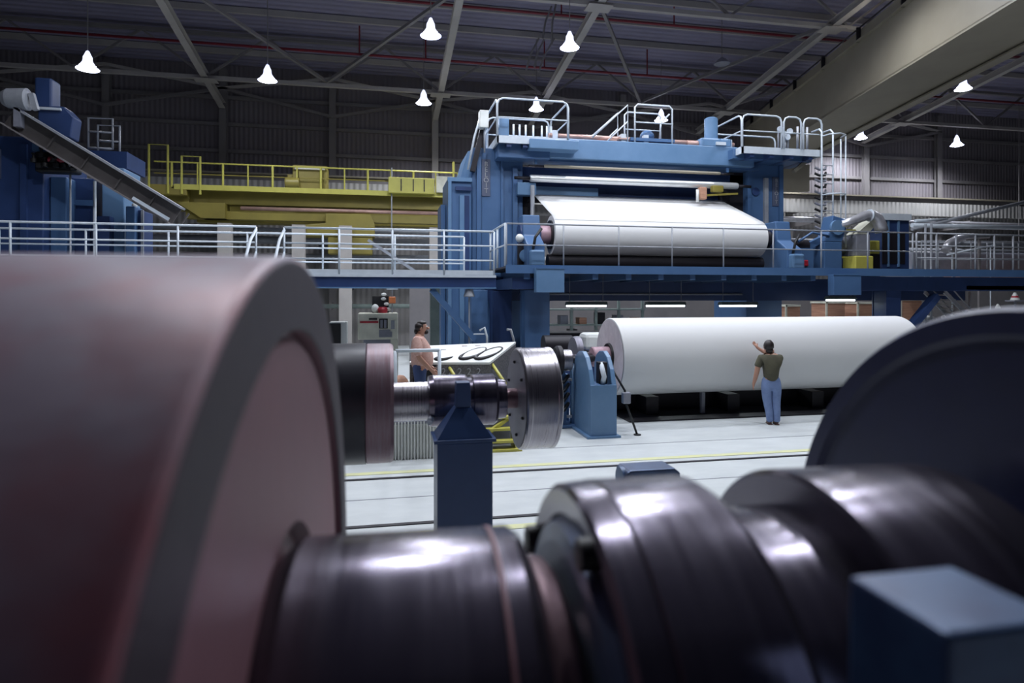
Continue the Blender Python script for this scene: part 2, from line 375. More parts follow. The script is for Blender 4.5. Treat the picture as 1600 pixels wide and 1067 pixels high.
MB().box(-hx-1.0, -hx+.5, -.9, .8, -.35, .1).box(-hx-.5, -hx+.5, -.5, .5, -.9, -.3).build('end_truck', 'yellow', t, .03)
MB().prism([(-hx+.0, -.6), (-hx+1.0, -1.28), (-hx+2.0, -1.28), (-hx+2.0, -.6)], -.6, .3).build('end_bracket', 'yellow', t)
tr = thing('crane_trolley', 'olive hoist trolley box standing on the yellow crane', 'hoist', (X_(485, YC), YC-.2, zc))
MB().box(-.7, .8, -.5, .5, .05, 1.2).build('housing', 'yellow', tr, .03); MB().box(-.95, -.7, -.35, .4, .25, .8).build('motor', 'yellow', tr, .05)
MB().lathe([(-1.0, 0), (-1.0, .22), (-.95, .24), (-.4, .24), (-.4, 0)], 20, (0, -.6, .35)).build('drum', 'yellow', tr)
MB().box(-.6, .7, -.52, -.5, 1.0, 1.08).build('lid_edge', 'cream', tr)
el = thing('crane_switch_box', 'bright yellow switch boxes mounted on the right part of the yellow crane', 'switch box', (X_(643, YC), YC-.95, zc+.1))
MB().box(-1.1, 1.0, -.25, .0, -.1, .62).build('casing', 'yellow_bright', el, .02)
for i, x in enumerate((-.55, .0, .5)): MB().box(x, x+.05, -.27, -.25, .0, .55).build('door_gap', 'dark', el)
MB().box(1.1, 1.9, -.2, .0, 0, .75).build('white_cover', 'cream', el)
hk = thing('crane_hoist_block', 'wide dark yellow hoist frame hanging under the crane bridge', 'hoist', (X_(545, YC), YC-.2, zc-1.3))
MB().prism([(-1.0, .35), (1.0, .35), (1.2, -.1), (1.2, -.7), (-2.0, -.7), (-2.0, -.2), (-1.0, -.1)], -.5, .5).build('frame', 'yellow', hk, .03)
MB().box(-.9, 1.1, -.45, .45, -1.5, -.7).build('lower_block', 'yellow', hk, .05)
MB().lathe([(-.15, 0), (-.15, .35), (.15, .35), (.15, 0)], 24, (0, 0, -2.1)).build('sheave', 'dark', hk)
MB().tube([(0, 0, -2.4), (0, 0, -2.9), (.2, 0, -3.1), (.0, 0, -3.25), (-.2, 0, -3.1)], .07, 8).build('hook', 'dark', hk)
tag(MB().tube([at(612, 262, YC-.93), at(612, 425, YC-.93)], .03, 6).build('pendant_cable', 'rail_dim'), 'thin pendant cable hanging from the yellow crane', 'cable')

# pipes and beams along the lower wall
def wall_pipe(py, px, r, m, lab, Y=34.3, x0=XL+1, x1=XR-1):
    z = Z_(py, px, Y); t = thing('wall_pipe', lab, 'pipe', (0, Y, z)); MB().tube([(x0, 0, 0), (x1, 0, 0)], r, 10).build('pipe', m, t)
    for x in cols:
        if x0 < x < x1: MB().box(x-.05, x+.05, -.05, YF-Y-.2, -r-.06, r+.06).build('hanger', 'steel_dim', t)
wall_pipe(362, 600, .10, 'rail_dim', 'uppermost grey pipe along the lower back wall')
wall_pipe(378, 600, .20, 'rail_dim', 'thick pale pipe along the lower back wall behind the walkway rail')
wall_pipe(402, 600, .14, 'rail_dim', 'pale pipe low on the back wall above the walkway floor')
wall_pipe(350, 1500, .16, 'duct', 'bright pipe along the right part of the back wall', 33.4, 18, 58)
wall_pipe(478, 700, .12, 'green_grey', 'greenish pipe on the back wall below walkway level')
for px in (352, 467, 540, 680):
    x = X_(px, 30); tag(MB().box(x-.28, x+.28, 29.8, 30.2, 0, 5.9).build('support_column', 'steel_grey'), 'stocky pale grey column standing beyond the walkway under the yellow crane', 'column', 'columns under the yellow crane')

# ------------------------------------------------------------------ floor markings and rails
for Y in (9.55, 7.58):
    tag(MB().box(-6, 30, Y-.035, Y+.035, .0, .012).build('floor_rail', 'dark'), 'dark rail set in the floor, the %s one' % ('farther' if Y > 9 else 'nearer'), 'rail')
for Y, l in ((9.86, 'yellow stripe painted beyond the farther floor rail'), (7.25, 'yellow stripe painted before the nearer floor rail')):
    tag(MB().box(-6, 30, Y-.07, Y+.07, .0, .006).build('floor_stripe', 'floor_yellow'), l, 'floor marking')
# joints of the concrete slabs
for Y in (6.0, 8.6, 10.9):
    tag(MB().box(-8, 30, Y-.008, Y+.008, 0, .004).build('floor_joint', 'grey_box'), 'thin joint line across the concrete floor', 'floor joint', 'joints in the concrete floor')

# ------------------------------------------------------------------ railing builder
def railing(label, a, b, h=1.07, n=5, m='rail', mids=1, toe=True, r=.025, gap=None, corner=False):
    a, b = Vector(a), Vector(b); t = thing('railing', label, 'railing', a); d = b-a; up = Vector((0, 0, h))
    MB().tube([up*1.0, d+up], r, 8).build('top_rail', m, t)
    for k in range(mids):
        u = up*(k+1)/(mids+1); MB().tube([u, d+u], r*.8, 8).build('mid_rail', m, t)
    for k in range(n):
        p = d*k/(n-1); MB().tube([p, p+up], r, 8).build('post', m, t)
    if toe:
        dn = d.normalized()
        MB().bar(Vector((0, 0, .06)), d+Vector((0, 0, .06)), .01, .11).build('toe_board', m, t)
    return t

# ------------------------------------------------------------------ walkway on the left
YW = 15.5; ZW = 3.2
x0, x1 = -16, X_(775, YW)
t = thing('walkway', 'blue steel walkway with pale edge crossing the left half of the hall', 'walkway', (0, YW, ZW))
plabel(MB().box(x0, x1, -.02, 1.6, -.06, .0).build('deck_plate', 'rail', t), 'pale deck edge')
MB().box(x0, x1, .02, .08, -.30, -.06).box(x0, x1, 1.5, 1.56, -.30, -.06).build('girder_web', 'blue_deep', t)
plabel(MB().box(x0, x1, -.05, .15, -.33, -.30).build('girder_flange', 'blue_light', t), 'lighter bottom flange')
for i in range(16): MB().box(x0+.5+i*1.1, x0+.6+i*1.1, .08, 1.5, -.26, -.08).build('joist', 'blue_deep', t)
ga, gb = X_(400, YW), X_(444, YW)
railing('pale double-rail railing on the walkway, stretch left of the stair opening', (x0, YW, ZW), (ga, YW, ZW), 1.07, 9, mids=2)
railing('pale railing on the walkway, stretch between stair opening and machine', (gb, YW, ZW), (x1-.05, YW, ZW), 1.07, 5, mids=2)
railing('pale railing along the far side of the walkway', (x0, YW+1.5, ZW), (x1-.6, YW+1.5, ZW), 1.07, 11, m='rail', mids=2)
MBs = thing('stair', 'stair with pale slanting handrails coming down from the walkway toward the camera', 'stair', (ga, YW, ZW))
wd = gb-ga
for s in (0, wd):
    MB().tube([(s, 0, 1.0), (s-.05, -.35, .75), (s-.2, -2.9, -1.9)], .035, 8).build('handrail', 'rail', MBs)
    MB().tube([(s+.0, 0, .5), (s-.2, -2.9, -2.5)], .025, 8).build('mid_rail', 'rail', MBs)
    MB().bar((s, 0, -.1), (s-.0, -3.1, -3.1), .05, .22).build('stringer', 'blue', MBs)
for i in range(14): MB().box(0, wd, -.22*i-.24, -.22*i-.02, -.222*i-.24, -.222*i-.21).build('tread', 'grey_box', MBs)
b = MB(); b.bar(at(674, 452, YW+.1), at(742, 530, YW+.1), .20, .14)
tag(b.build('walkway_brace', 'blue'), 'diagonal blue brace under the right end of the walkway', 'brace')
tag(MB().box(X_(672, 17), X_(686, 17), 16.9, 17.1, 0, ZW-.3).build('support_post', 'green_grey'), 'pale grey-green post under the walkway behind the left man', 'column')
tag(MB().bar(at(575, 375, 16.9), at(655, 428, 16.9), .07).build('rail_brace', 'rail_dim'), 'thin grey slanting bar behind the walkway railing', 'brace')

# ------------------------------------------------------------------ main machine
YT = 20.0
lx0, lx1 = X_(737, YT), X_(817, YT)
rx0, rx1 = X_(1166, YT), X_(1222, YT)
ztL = Z_(232, 775, YT); ztR = Z_(238, 1190, YT)
t = thing('machine_tower', 'tall blue tower of the paper machine, left side, with stacked lettering', 'machine', ((lx0+lx1)/2, YT, 0)); hx = (lx1-lx0)/2
MB().box(-hx, hx, 0, 2.2, 0, ztL).build('column', 'blue', t, .03)
MB().box(-hx+.15, -hx+.28, -.10, 0, 3.3, ztL-.3).box(hx-.35, hx-.2, -.12, 0, 3.3, ztL-.6).box(.10, .18, -.08, 0, 3.3, ztL-.2).build('rib', 'blue', t)
plabel(MB().prism([(-hx-.45, ztL-1.3), (-hx, ztL-1.3), (-hx, ztL-.1), (-hx-.1, ztL-.1)], .1, 2.0).build('sloping_gusset', 'blue_light', t), 'lighter sloping side plate')
MB().box(hx-.25, hx+.35, -.35, 0, ztL-1.5, ztL-1.1).build('bracket', 'blue_light', t, .02)
MB().box(hx, hx+.35, .2, 1.6, ztL-4.0, ztL-1.4).build('recess_box', 'dark', t)
MB().tube([(hx+.22, -.4, 3.6), (hx+.22, -.4, ztL-1.2)], .07, 10).build('guide_post', 'rail_dim', t)
MB().box(-.50, -.24, -.03, 0, Z_(307, 775, YT), Z_(250, 775, YT)).build('name_plate', 'plate', t)
tx = text('lettering', 'BELOIT', .21, (-.37, -.045, (Z_(307, 775, YT)+Z_(250, 775, YT))/2), (PI/2, 0, 0), 'letter', t, True)
tx.data.space_line = .80
# annex left of the tower
ax0, ax1 = X_(700, YT-.2), lx0-.01; za = Z_(278, 720, YT-.2)
t = thing('machine_cabinet', 'tall blue ribbed cabinet standing against the left machine tower', 'cabinet', ((ax0+ax1)/2, YT-.2, 0)); hx = (ax1-ax0)/2
MB().box(-hx, hx-.02, 0, 1.8, 0, za).build('body', 'blue', t, .03)
MB().box(-hx-.02, hx-.02, -.08, 0, za-.12, za).box(-hx, -hx+.1, -.08, 0, 0, za-.12).box(-.02, .12, -.08, 0, 0, za-.55).build('frame_rib', 'blue_light', t)
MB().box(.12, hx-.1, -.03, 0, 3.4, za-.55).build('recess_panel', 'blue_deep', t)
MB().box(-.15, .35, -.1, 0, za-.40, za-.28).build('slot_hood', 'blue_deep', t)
bx0, bx1 = X_(689, YT+.4), ax0-.02
tag(MB().box(bx0, bx1, YT+.4, YT+1.6, 0, Z_(317, 695, YT)).build('machine_duct', 'blue'), 'narrow blue duct box left of the ribbed cabinet', 'duct')
# sloping ladder-like rail behind the left tower top
tag(MB().bar(at(738, 268, YT-.1), at(757, 190, YT-.1), .16, .16).build('inclined_beam', 'dark'), 'steep dark inclined beam at the left top of the machine', 'beam')
tag(MB().tube([at(731, 265, YT-.2), at(741, 215, YT-.2), at(752, 178, YT-.2)], .035, 8).build('inclined_handrail', 'rail'), 'thin pale handrail beside the steep dark beam', 'railing')
p = at(756, 188, YT-.3)
t = thing('sign_box', 'white box on a thin post at the machine\'s upper left corner', 'box', p)
MB().box(-.15, .13, -.15, .15, -.26, .28).build('case', 'white', t, .02); MB().tube([(.02, 0, -.26), (.02, 0, -1.0)], .03, 8).build('post', 'rail_dim', t)
# right tower
t = thing('machine_tower', 'tall blue tower of the paper machine, right side, under the railed platform', 'machine', ((rx0+rx1)/2, YT, 0)); hx = (rx1-rx0)/2
MB().box(-hx, hx, 0, 2.2, 0, ztR).build('column', 'blue', t, .03)
plabel(MB().box(-.05, .10, -.10, 0, 3.6, ztR-.9).build('pale_rib', 'rail_dim', t), 'pale worn rib')
MB().box(hx-.15, hx, -.08, 0, 3.6, ztR).box(-hx, -hx+.12, -.08, 0, 3.6, ztR).build('rib', 'blue', t)
MB().box(.30, .58, -.03, 0, Z_(322, 1210, YT), Z_(277, 1210, YT)).build('name_plate', 'plate', t)
tx = text('lettering', 'BELOIT', .18, (.44, -.045, (Z_(322, 1210, YT)+Z_(277, 1210, YT))/2), (PI/2, 0, 0), 'letter', t, True)
MB().lathe([(-.05, 0), (-.05, .14), (.0, .14), (0, 0)], 20, (-.35, -.0, Z_(300, 1190, YT)), 'Y').build('round_cap', 'blue_deep', t)
for s in (.0,): MB().lathe([(hx, 0), (hx, .34), (hx+.3, .36), (hx+.34, .2), (hx+.5, .2), (hx+.5, 0)], 24, (0, .9, Z_(297, 1230, YT))).build('side_motor', 'black', t)
MB().box(-hx-.5, -hx, .2, 1.4, 3.8, ztR-.6).build('slide_housing', 'dark', t)

# crossbeam and rollers
bz1, bz0 = Z_(222, 880, YT), Z_(253, 880, YT)
t = thing('crossbeam', 'big blue crossbeam joining the two machine towers at the top', 'beam', (0, YT, 0))
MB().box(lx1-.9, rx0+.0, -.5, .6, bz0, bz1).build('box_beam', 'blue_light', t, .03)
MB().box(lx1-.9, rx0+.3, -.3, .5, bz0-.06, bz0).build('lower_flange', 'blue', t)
plabel(MB().tube([(lx1+.8, -.2, bz1+.13), (rx0-.6, -.2, bz1+.13)], .085, 10).build('drive_shaft', 'copper', t), 'copper-coloured shaft lying on the beam')
for x in (lx1+.9, lx1+3.2, rx0-3.9, rx0-.9): MB().box(x, x+.16, -.35, 0, bz1, bz1+.28).build('shaft_bearing', 'rail', t)
def roller(py0, py1, pxa, pxb, Y, m, lab, name='guide_roller'):
    z0, z1 = Z_(py1, pxa, Y), Z_(py0, pxa, Y); r = (z1-z0)/2; xa, xb = X_(pxa, Y), X_(pxb, Y)
    t = thing(name, lab, 'roller', ((xa+xb)/2, Y, (z0+z1)/2)); h = (xb-xa)/2
    MB().lathe([(-h, 0), (-h, r*.9), (-h+.04, r), (h-.04, r), (h, r*.9), (h, 0)], 40).build('barrel', m, t)
    MB().tube([(-h-.5, 0, 0), (-h, 0, 0)], r*.45, 12).build('journal', 'dark', t); MB().tube([(h, 0, 0), (h+.5, 0, 0)], r*.45, 12).build('journal', 'dark', t)
roller(273, 284, 828, 1152, YT-.4, 'chrome', 'bright steel guide roller spanning the machine above the paper')
roller(257, 262, 850, 1125, YT-.42, 'beige', 'thin beige roller just below the crossbeam')
cr = bpy.data.objects['guide_roller.001']
for x in (-3.3, 3.3): MB().box(x-.04, x+.04, -.03, .03, .05, bz0-.05-cr.location.z).build('hanger', 'blue', cr)
tag(MB().box(lx1, rx0, YT+.2, YT+.9, Z_(275, 900, YT), Z_(262, 900, YT)).build('cross_channel', 'blue_deep'), 'dark blue cross channel between beige roller and bright roller', 'beam')
tag(MB().box(lx1-.1, rx0, YT+1.0, YT+1.3, Z_(308, 900, YT+1), Z_(284, 900, YT+1)).build('rear_panel', 'blue_deep'), 'blue rear panel behind the paper web', 'panel')
tag(MB().box(lx1+.1, X_(944, YT), YT+.6, YT+1.0, Z_(304, 900, YT), Z_(288, 900, YT)).build('doctor_plate', 'blue_light'), 'light blue plate above the left part of the paper web', 'panel')
t = thing('cutter_carriage', 'brass and yellow cutter carriage at the right above the paper web', 'carriage', at(1105, 300, YT-.6))
MB().box(-.3, -.05, -.1, .1, -.25, .15).build('body', 'tan', t, .03); MB().box(.15, .55, -.1, .1, .0, .22).build('gearbox', 'yellow', t, .04)
MB().bar((-.2, 0, -.12), (1.1, 0, -.02), .06).build('arm', 'yellow', t); MB().tube([(-.4, -.1, .05), (-.4, -.1, -.35)], .05, 8).build('knife_holder', 'white', t)

# paper web running from the machine to the upper roll
YU = 18.0; RU = .56
uL, uR = X_(866, YU-.4), X_(1196, YU-.4)
cz = Z_(399, 1000, YU)+RU
top = at(838, 304, YT+.2)
wz = top.z
dy = (YT+.2)-YU; dz = wz-cz; dist = math.hypot(dy, dz); base = math.atan2(dz, dy); al = base+math.acos(RU/dist)
ty, tz = YU+RU*math.cos(al), cz+RU*math.sin(al)
b = MB()
N = 14
pts = []
for k in range(N+1):
    f = k/N; y = (YT+.2)+(ty-(YT+.2))*f; z = wz+(tz-wz)*f; pts.append((y, z))
al2 = al
for k in range(1, 9): a = al+k*.05; pts.append((YU+(RU+.004)*math.cos(a), cz+(RU+.004)*math.sin(a)))
prev = None
for (y, z) in pts:
    row = [b.bm.verts.new((uL+.01+(uR-uL-.02)*i/20, y, z)) for i in range(21)]
    if prev:
        for i in range(20): f = b.bm.faces.new((prev[i], prev[i+1], row[i+1], row[i])); f.smooth = True
    prev = row
o = b.build('paper_web', 'paper'); sm = o.modifiers.new('thick', 'SOLIDIFY'); sm.thickness = .006
tag(o, 'wide sheet of white paper slanting down onto the upper roll', 'paper')
roller_y = YT+.28
t = thing('spreader_roller', 'roller at the top edge of the slanting paper sheet', 'roller', ((uL+uR)/2, YT+.26, wz-.14)); h = (uR-uL)/2+.2
MB().lathe([(-h, 0), (-h, .13), (h, .13), (h, 0)], 32).build('barrel', 'dark', t)
t = thing('paper_roll', 'upper white paper roll being wound on the machine deck', 'paper roll', ((uL+uR)/2, YU, cz)); h = (uR-uL)/2
MB().lathe([(-h, .25), (-h, RU), (h, RU), (h, .25)], 128).build('paper', 'paper', t)
plabel(MB().lathe([(-h-.35, 0), (-h-.35, .26), (-h+.1, .26)], 48).build('core_end', 'pink', t), 'reddish core end')
plabel(MB().lathe([(-h-.05, .26), (-h-.05, .42), (-h+.02, .42)], 48).build('core_flange', 'dark', t), 'dark core flange')
MB().lathe([(h-.1, .26), (h+.35, .26), (h+.35, 0)], 48).build('core_end', 'dark', t)
t = thing('winder_drum', 'dark steel drum beneath the upper paper roll', 'roller', ((uL+uR)/2, YU, cz-RU-.205)); 
MB().lathe([(-h-.1, 0), (-h-.1, .20), (h+.1, .20), (h+.1, 0)], 64).build('barrel', 'dark', t)

# bearing frames at the ends of the upper roll
def roll_frame(x, label, s):
    t = thing('roll_stand', label, 'roll stand', (x, YU, 3.5))
    MB().prism([(-.9, 0), (.9, 0), (.7, .6), (.35, 1.0), (.3, 1.5), (-.3, 1.5), (-.4, .9), (-.9, .6)], -.25, .25, 'YZ').build('frame', 'blue', t, .03)
    MB().lathe([(-.3, 0), (-.3, .3), (.3, .3), (.3, 0)], 28, (0, 0, cz-3.5)).build('bearing', 'blue_deep', t)
    MB().box(-.2, .2, -1.1, -.6, 0, .45).build('gearbox', 'blue_light', t, .05)
    MB().tube([(-.1, -.95, .45), (-.05, -1.0, .8), (.15, -.9, 1.05)], .04, 8).build('hose', 'black', t)
    return t
roll_frame(uL-.65, 'blue bearing frame at the left end of the upper paper roll', 1)
roll_frame(uR+.65, 'blue bearing frame at the right end of the upper paper roll', -1)

# left-end equipment on the deck in front of tower
t = thing('control_station', 'small white lamp and dark handwheels on the deck beside the left railing post', 'control station', at(812, 372, YU-.4))
MB().ball((0, 0, .0), .12).build('lamp_globe', 'white', t); MB().box(-.06, .3, -.05, .1, -.95, -.15).build('housing', 'dark', t, .03); MB().lathe([(-.12, 0), (-.12, .18), (-.07, .18), (-.07, 0)], 20, (.15, 0, -.5), 'Y').build('handwheel', 'blue_light', t)

# ------------------------------------------------------------------ machine deck
YD = 16.5; ZD = 3.48
dx0, dx1 = X_(790, YD), X_(1600, YD)+1.0
t = thing('machine_deck', 'long blue platform deck in front of the paper machine', 'platform', (0, YD, ZD))
plabel(MB().box(dx0, dx1, 0, 3.4, -.05, 0).build('deck_plate', 'dark_plate', t), 'dark floor plate')
plabel(MB().box(dx0, dx1, -.08, 0, -.19, .03).build('edge_beam', 'blue', t), 'brighter front edge')
x = dx0+.5; i = 0
while x < X_(1302, YD)-.3:
    MB().box(x, x+.16, .02, 3.4, -.34, -.05).build('joist', 'blue', t); x += .95
MB().box(dx0, dx1, 3.0, 3.3, -.93, -.19).build('rear_beam', 'blue_deep', t)
plabel(MB().tube([(dx0+1, 2.9, -.72), (dx0+8.6, 2.9, -.72)], .03, 8).build('conduit', 'rail_dim', t), 'pale conduit')
MB().box(X_(1346, YD), dx1, .3, .5, -.62, -.19).build('right_beam', 'blue_deep', t)
MB().box(dx0+.2, dx0+.8, .1, 3.0, -.6, -.3).build('end_girder', 'blue_deep', t)
def bracket(px0, px1, py0, py1, Y, lab, m='blue_light'):
    a = at(px0, py1, Y); c = at(px1, py0, Y); t = thing('beam_end', lab, 'beam', ((a.x+c.x)/2, Y, a.z)); hw = (c.x-a.x)/2; H = c.z-a.z
    MB().box(-hw, hw, 0, .26, 0, H).build('box_beam', m, t, .01); MB().box(-hw-.03, hw+.03, -.02, .0, H-.02, H+.02).build('top_lip', 'blue', t)
bracket(838, 882, 419, 457, YD-.35, 'light blue square beam end under the left part of the deck')
bracket(1303, 1346, 429, 461, YD-.35, 'mid blue square beam end under the right part of the deck', 'blue')
def deck_column(px0, px1, Y, lab, m='blue_deep', d=.6, zt=3.3):
    a, c = X_(px0, Y), X_(px1, Y); t = thing('deck_column', lab, 'column', ((a+c)/2, Y, 0)); hw = (c-a)/2
    MB().box(-hw, hw, 0, .05, 0, zt).box(-hw, hw, d-.05, d, 0, zt).box(-.04, .04, .05, d-.05, 0, zt).box(-hw+.02, -hw+.06, .05, d-.05, 0, zt).build('shaft', m, t, .01)
    MB().box(-hw-.12, hw+.12, -.1, d+.1, 0, .05).build('base_plate', m, t)
deck_column(820, 859, YD+.6, 'broad blue column under the left end of the machine deck', 'blue', zt=2.86)
deck_column(737, 762, YD+1.6, 'slim blue column left of the broad column, behind the control desk', 'blue', zt=2.86)
deck_column(770, 800, YD+2.3, 'dark blue column set back between slim and broad column', 'blue_deep', zt=2.86)
deck_column(1385, 1408, YD+.5, 'dark blue column under the right part of the deck by the roll\'s right end', 'blue_deep', zt=2.86)
tag(MB().bar(at(1408, 530, YD+.4), at(1462, 462, YD+.4), .26, .2).build('deck_brace', 'blue_deep'), 'dark diagonal brace under the right part of the deck', 'brace')
MBt = thing('pole_horn', 'round grey horn on a thin pole in front of the slim blue column', 'horn', at(733, 455, YW+.1))
MB().lathe([(0, .03), (.05, .09), (-.12, .14), (-.14, .12), (-.05, 0)], 20, (0, 0, 0), 'Z').build('bell', 'rail_dim', MBt); MB().tube([(0, 0, .0), (0, 0, 2.90-MBt.location.z)], .02, 6).build('bracket', 'rail', MBt); MB().tube([(0, 0, -.1), (0, 0, -1.6)], .02, 6).build('pole', 'rail_dim', MBt)

# deck railing
p0 = Vector((dx0+.02, YD, ZD)); p1 = Vector((X_(1426, YD), YD, ZD))
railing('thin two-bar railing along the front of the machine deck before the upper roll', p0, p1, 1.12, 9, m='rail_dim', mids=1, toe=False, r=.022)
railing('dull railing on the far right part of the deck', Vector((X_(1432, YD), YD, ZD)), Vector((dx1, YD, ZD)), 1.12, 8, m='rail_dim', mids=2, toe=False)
railing('short pale railing closing the left end of the machine deck', Vector((dx0+.0, YD+.05, ZD)), Vector((dx0+.0, YD+2.4, ZD)), 1.12, 3, m='rail', mids=1, toe=False, r=.03)

# ------------------------------------------------------------------ platforms on top of the machine
def top_platform(label, pxa, pxb, pyt, pyf, Y, depth, h=1.1, m='rail', wrap=True, curved=True, n=4):
    a = at(pxa, pyf, Y); bx = X_(pxb, Y); L = bx-a.x
    t = thing('top_platform', label, 'platform', a)
    plabel(MB().box(0, L, 0, .06, -.2, .02).box(0, .05, 0, depth, -.2, .02).box(L-.05, L, 0, depth, -.2, .02).build('edge_channel', m, t), 'pale edge channel')
    MB().box(0.05, L-.05, .05, depth, -.1, -.05).build('floor_grating', 'grey_box', t)
    for i in range(4): MB().box(.3+i*(L-.6)/3.2, .45+i*(L-.6)/3.2, .06, depth, -.3, -.1).build('joist', 'blue_deep', t)
    def loop(p, q, k=.18):
        p, q = Vector(p), Vector(q); u = (q-p).normalized()
        MB().tube([p, p+Vector((0, 0, h-k)), p+Vector((0, 0, h-k*.3))+u*k*.3, p+Vector((0, 0, h))+u*k, q+Vector((0, 0, h))-u*k, q+Vector((0, 0, h-k*.3))-u*k*.3, q+Vector((0, 0, h-k)), q], .03, 8).build('guard_rail', m, t)
        MB().tube([p+Vector((0, 0, h*.5)), q+Vector((0, 0, h*.5))], .022, 8).build('mid_rail', m, t)
    return t, L, loop
t, L, loop = top_platform('railed platform on top of the machine\'s left tower', 777, 888, 155, 212, YT-.9, 2.2, 1.15)
loop((0, 0, 0), (L, 0, 0)); loop((L, .05, 0), (L, 2.1, 0)); loop((0, .05, 0), (0, 2.1, 0)); loop((.05, 2.15, 0), (L-.05, 2.15, 0))
for x in (L-1.55, L-1.35, L-1.15, L-.9, L-.62, L-.45, L-.3): MB().tube([(x, .9, 0), (x, .9, .62)], .03, 8).build('stub_pipe', m := 'rail', t)
plabel(MB().box(.12, .42, .3, .6, 0, .62).build('blue_box', 'blue_light', t), 'small blue box in the corner')
tag(MB().box(at(778, 222, YT-.6).x, X_(860, YT-.6), YT-.6, YT+.4, Z_(253, 800, YT), Z_(222, 800, YT)).build('platform_console', 'blue', None, .03), 'blue console box carrying the left top platform', 'machine')
tag(MB().box(X_(828, YT-1.0), X_(905, YT-1.0), YT-1.0, YT-.4, Z_(232, 850, YT-1), Z_(217, 850, YT-1)).build('platform_beam', 'blue_light', None, .02), 'light blue beam under the right half of the left top platform', 'beam')
# middle stair rails on crossbeam
a = at(1003, 224, YT-.5)
t = thing('crossover_stair', 'pale crossover stair with sloping handrails standing on the crossbeam', 'stair', (a.x, YT-.4, bz1-.05))
for y in (0, .9):
    MB().tube([(-1.65, y, .15), (-.45, y, 1.25), (-.45, y, 0)], .03, 8).build('sloping_rail', 'rail', t)
    MB().tube([(-1.2, y, .0), (-.45, y, .72)], .022, 8).build('sloping_rail', 'rail', t)
    MB().tube([(-.2, y, 0), (-.2, y, 1.2), (-.1, y, 1.3), (1.0, y, 1.3), (1.1, y, 1.2), (1.1, y, 0)], .03, 8).build('guard_rail', 'rail', t)
    MB().tube([(-.2, y, .72), (1.1, y, .72)], .022, 8).build('mid_rail', 'rail', t)
MB().box(-.35, 1.2, 0, .9, .12, .22).build('landing', 'blue', t)
for i in range(3): MB().box(-1.5+i*.38, -1.2+i*.38, 0, .9, .02+i*.06, .06+i*.06).build('step', 'copper', t)
MB().ball((.35, .3, .35), .2, (1.2, 1, 1)).build('motor', 'blue', t); MB().tube([(.75, .2, .2), (.8, .2, .8), (1.1, .2, 1.1)], .03, 8).build('riser_pipe', 'rail', t)
# motor at right of crossbeam
p = at(1118, 235, YT-.5)
t = thing('drive_motor', 'upright light blue drive motor at the right end of the crossbeam', 'motor', (p.x, YT-.2, bz1-.05))
MB().lathe([(.3, .0), (.3, .22), (1.02, .22), (1.06, .16), (1.06, 0)], 28, axis='Z').build('housing', 'blue_light', t)
MB().box(-.5, .6, -.3, .3, 0, .32).build('gearbox', 'blue_light', t, .06); plabel(MB().box(.0, .35, -.36, -.3, .08, .18).build('pale_cover', 'rail', t), 'pale cover')
MB().lathe([(-.9, 0), (-.9, .12), (-.5, .12), (-.5, 0)], 20, (0, 0, .15)).build('coupling', 'copper', t)
# right platform
t, L, loop = top_platform('railed platform on top of the machine\'s right tower with valves and ladder', 1160, 1284, 188, 229, YT-1.2, 2.6, 1.05)
g = L/3.2
loop((0, 0, 0), (g*1.55, 0, 0)); loop((g*1.65, 0, 0), (g*2.35, 0, 0)); loop((g*2.45, 0, 0), (L, 0, 0)); loop((-.0, .05, 0), (0, 2.4, 0)); loop((.05, 2.5, 0), (L-.05, 2.5, 0))
for i, (x, z) in enumerate(((g*1.8, .75), (g*1.95, .6), (g*2.1, .5), (g*2.2, .7))): MB().lathe([(-.03, 0), (-.03, .10), (.03, .10), (.03, 0)], 16, (x, .4, z), 'Y').build('valve_wheel', 'rail', t); MB().tube([(x, .5, 0), (x, .5, z)], .03, 8).build('riser', 'rail_dim', t)
for x in (g*2.6, g*2.8, g*3.0): MB().tube([(x, .5, 0), (x, .5, .9)], .04, 8).build('stub_pipe', 'rail_dim', t)
tag(MB().box(at(1140, 240, YT-.6).x, X_(1262, YT-.6), YT-.8, YT+.4, Z_(252, 1200, YT-.6), Z_(238, 1200, YT-.6)).build('platform_support', 'blue'), 'blue beam frame under the right top platform', 'beam')
tag(MB().bar(at(1240, 268, YT-.6)+Vector((0,0,0)), at(1278, 236, YT-.6), .12, .12).build('platform_strut', 'beige'), 'tan slanting strut under the right top platform', 'brace')
# ladder with round top loop
pL = at(1287, 370, YT-1.3); pT = at(1284, 206, YT-1.3)
t = thing('ladder', 'tall pale ladder with hooped top beside the right top platform', 'ladder', (pT.x, YT-1.3, ZD))
H = pT.z-ZD
for x in (0.0, .42): MB().tube([(x, 0, 0), (x, 0, H), (x+.0, .12, H+.12), (x, .5, H+.12)], .03, 8).build('stile', 'rail', t)
for x, y in ((.62, -.35), (.72, 0)): MB().tube([(x, y, .8), (x, y, H-.2)], .022, 8).build('cage_bar', 'rail', t)
for z in (1.2, H*.55, H-.15): MB().tube([(0, 0, z), (.05, -.3, z), (.3, -.5, z), (.62, -.35, z), (.72, 0, z)], .022, 8).build('cage_hoop', 'rail', t)
for i in range(12): MB().tube([(0, 0, .25+i*.3), (.42, 0, .25+i*.3)], .018, 6).build('rung', 'rail_dim', t)
t = thing('chain_stack', 'dark column of stacked curved cable links left of the ladder', 'cable chain', at(1282, 262, YT-.8))
for i in range(12): MB().tube([(-.22, 0, -i*.2), (-.1, -.1, -.09-i*.2), (.1, -.1, -.07-i*.2), (.2, 0, .03-i*.2)], .045, 6).build('link', 'black' if i % 2 else 'grey_box', t)

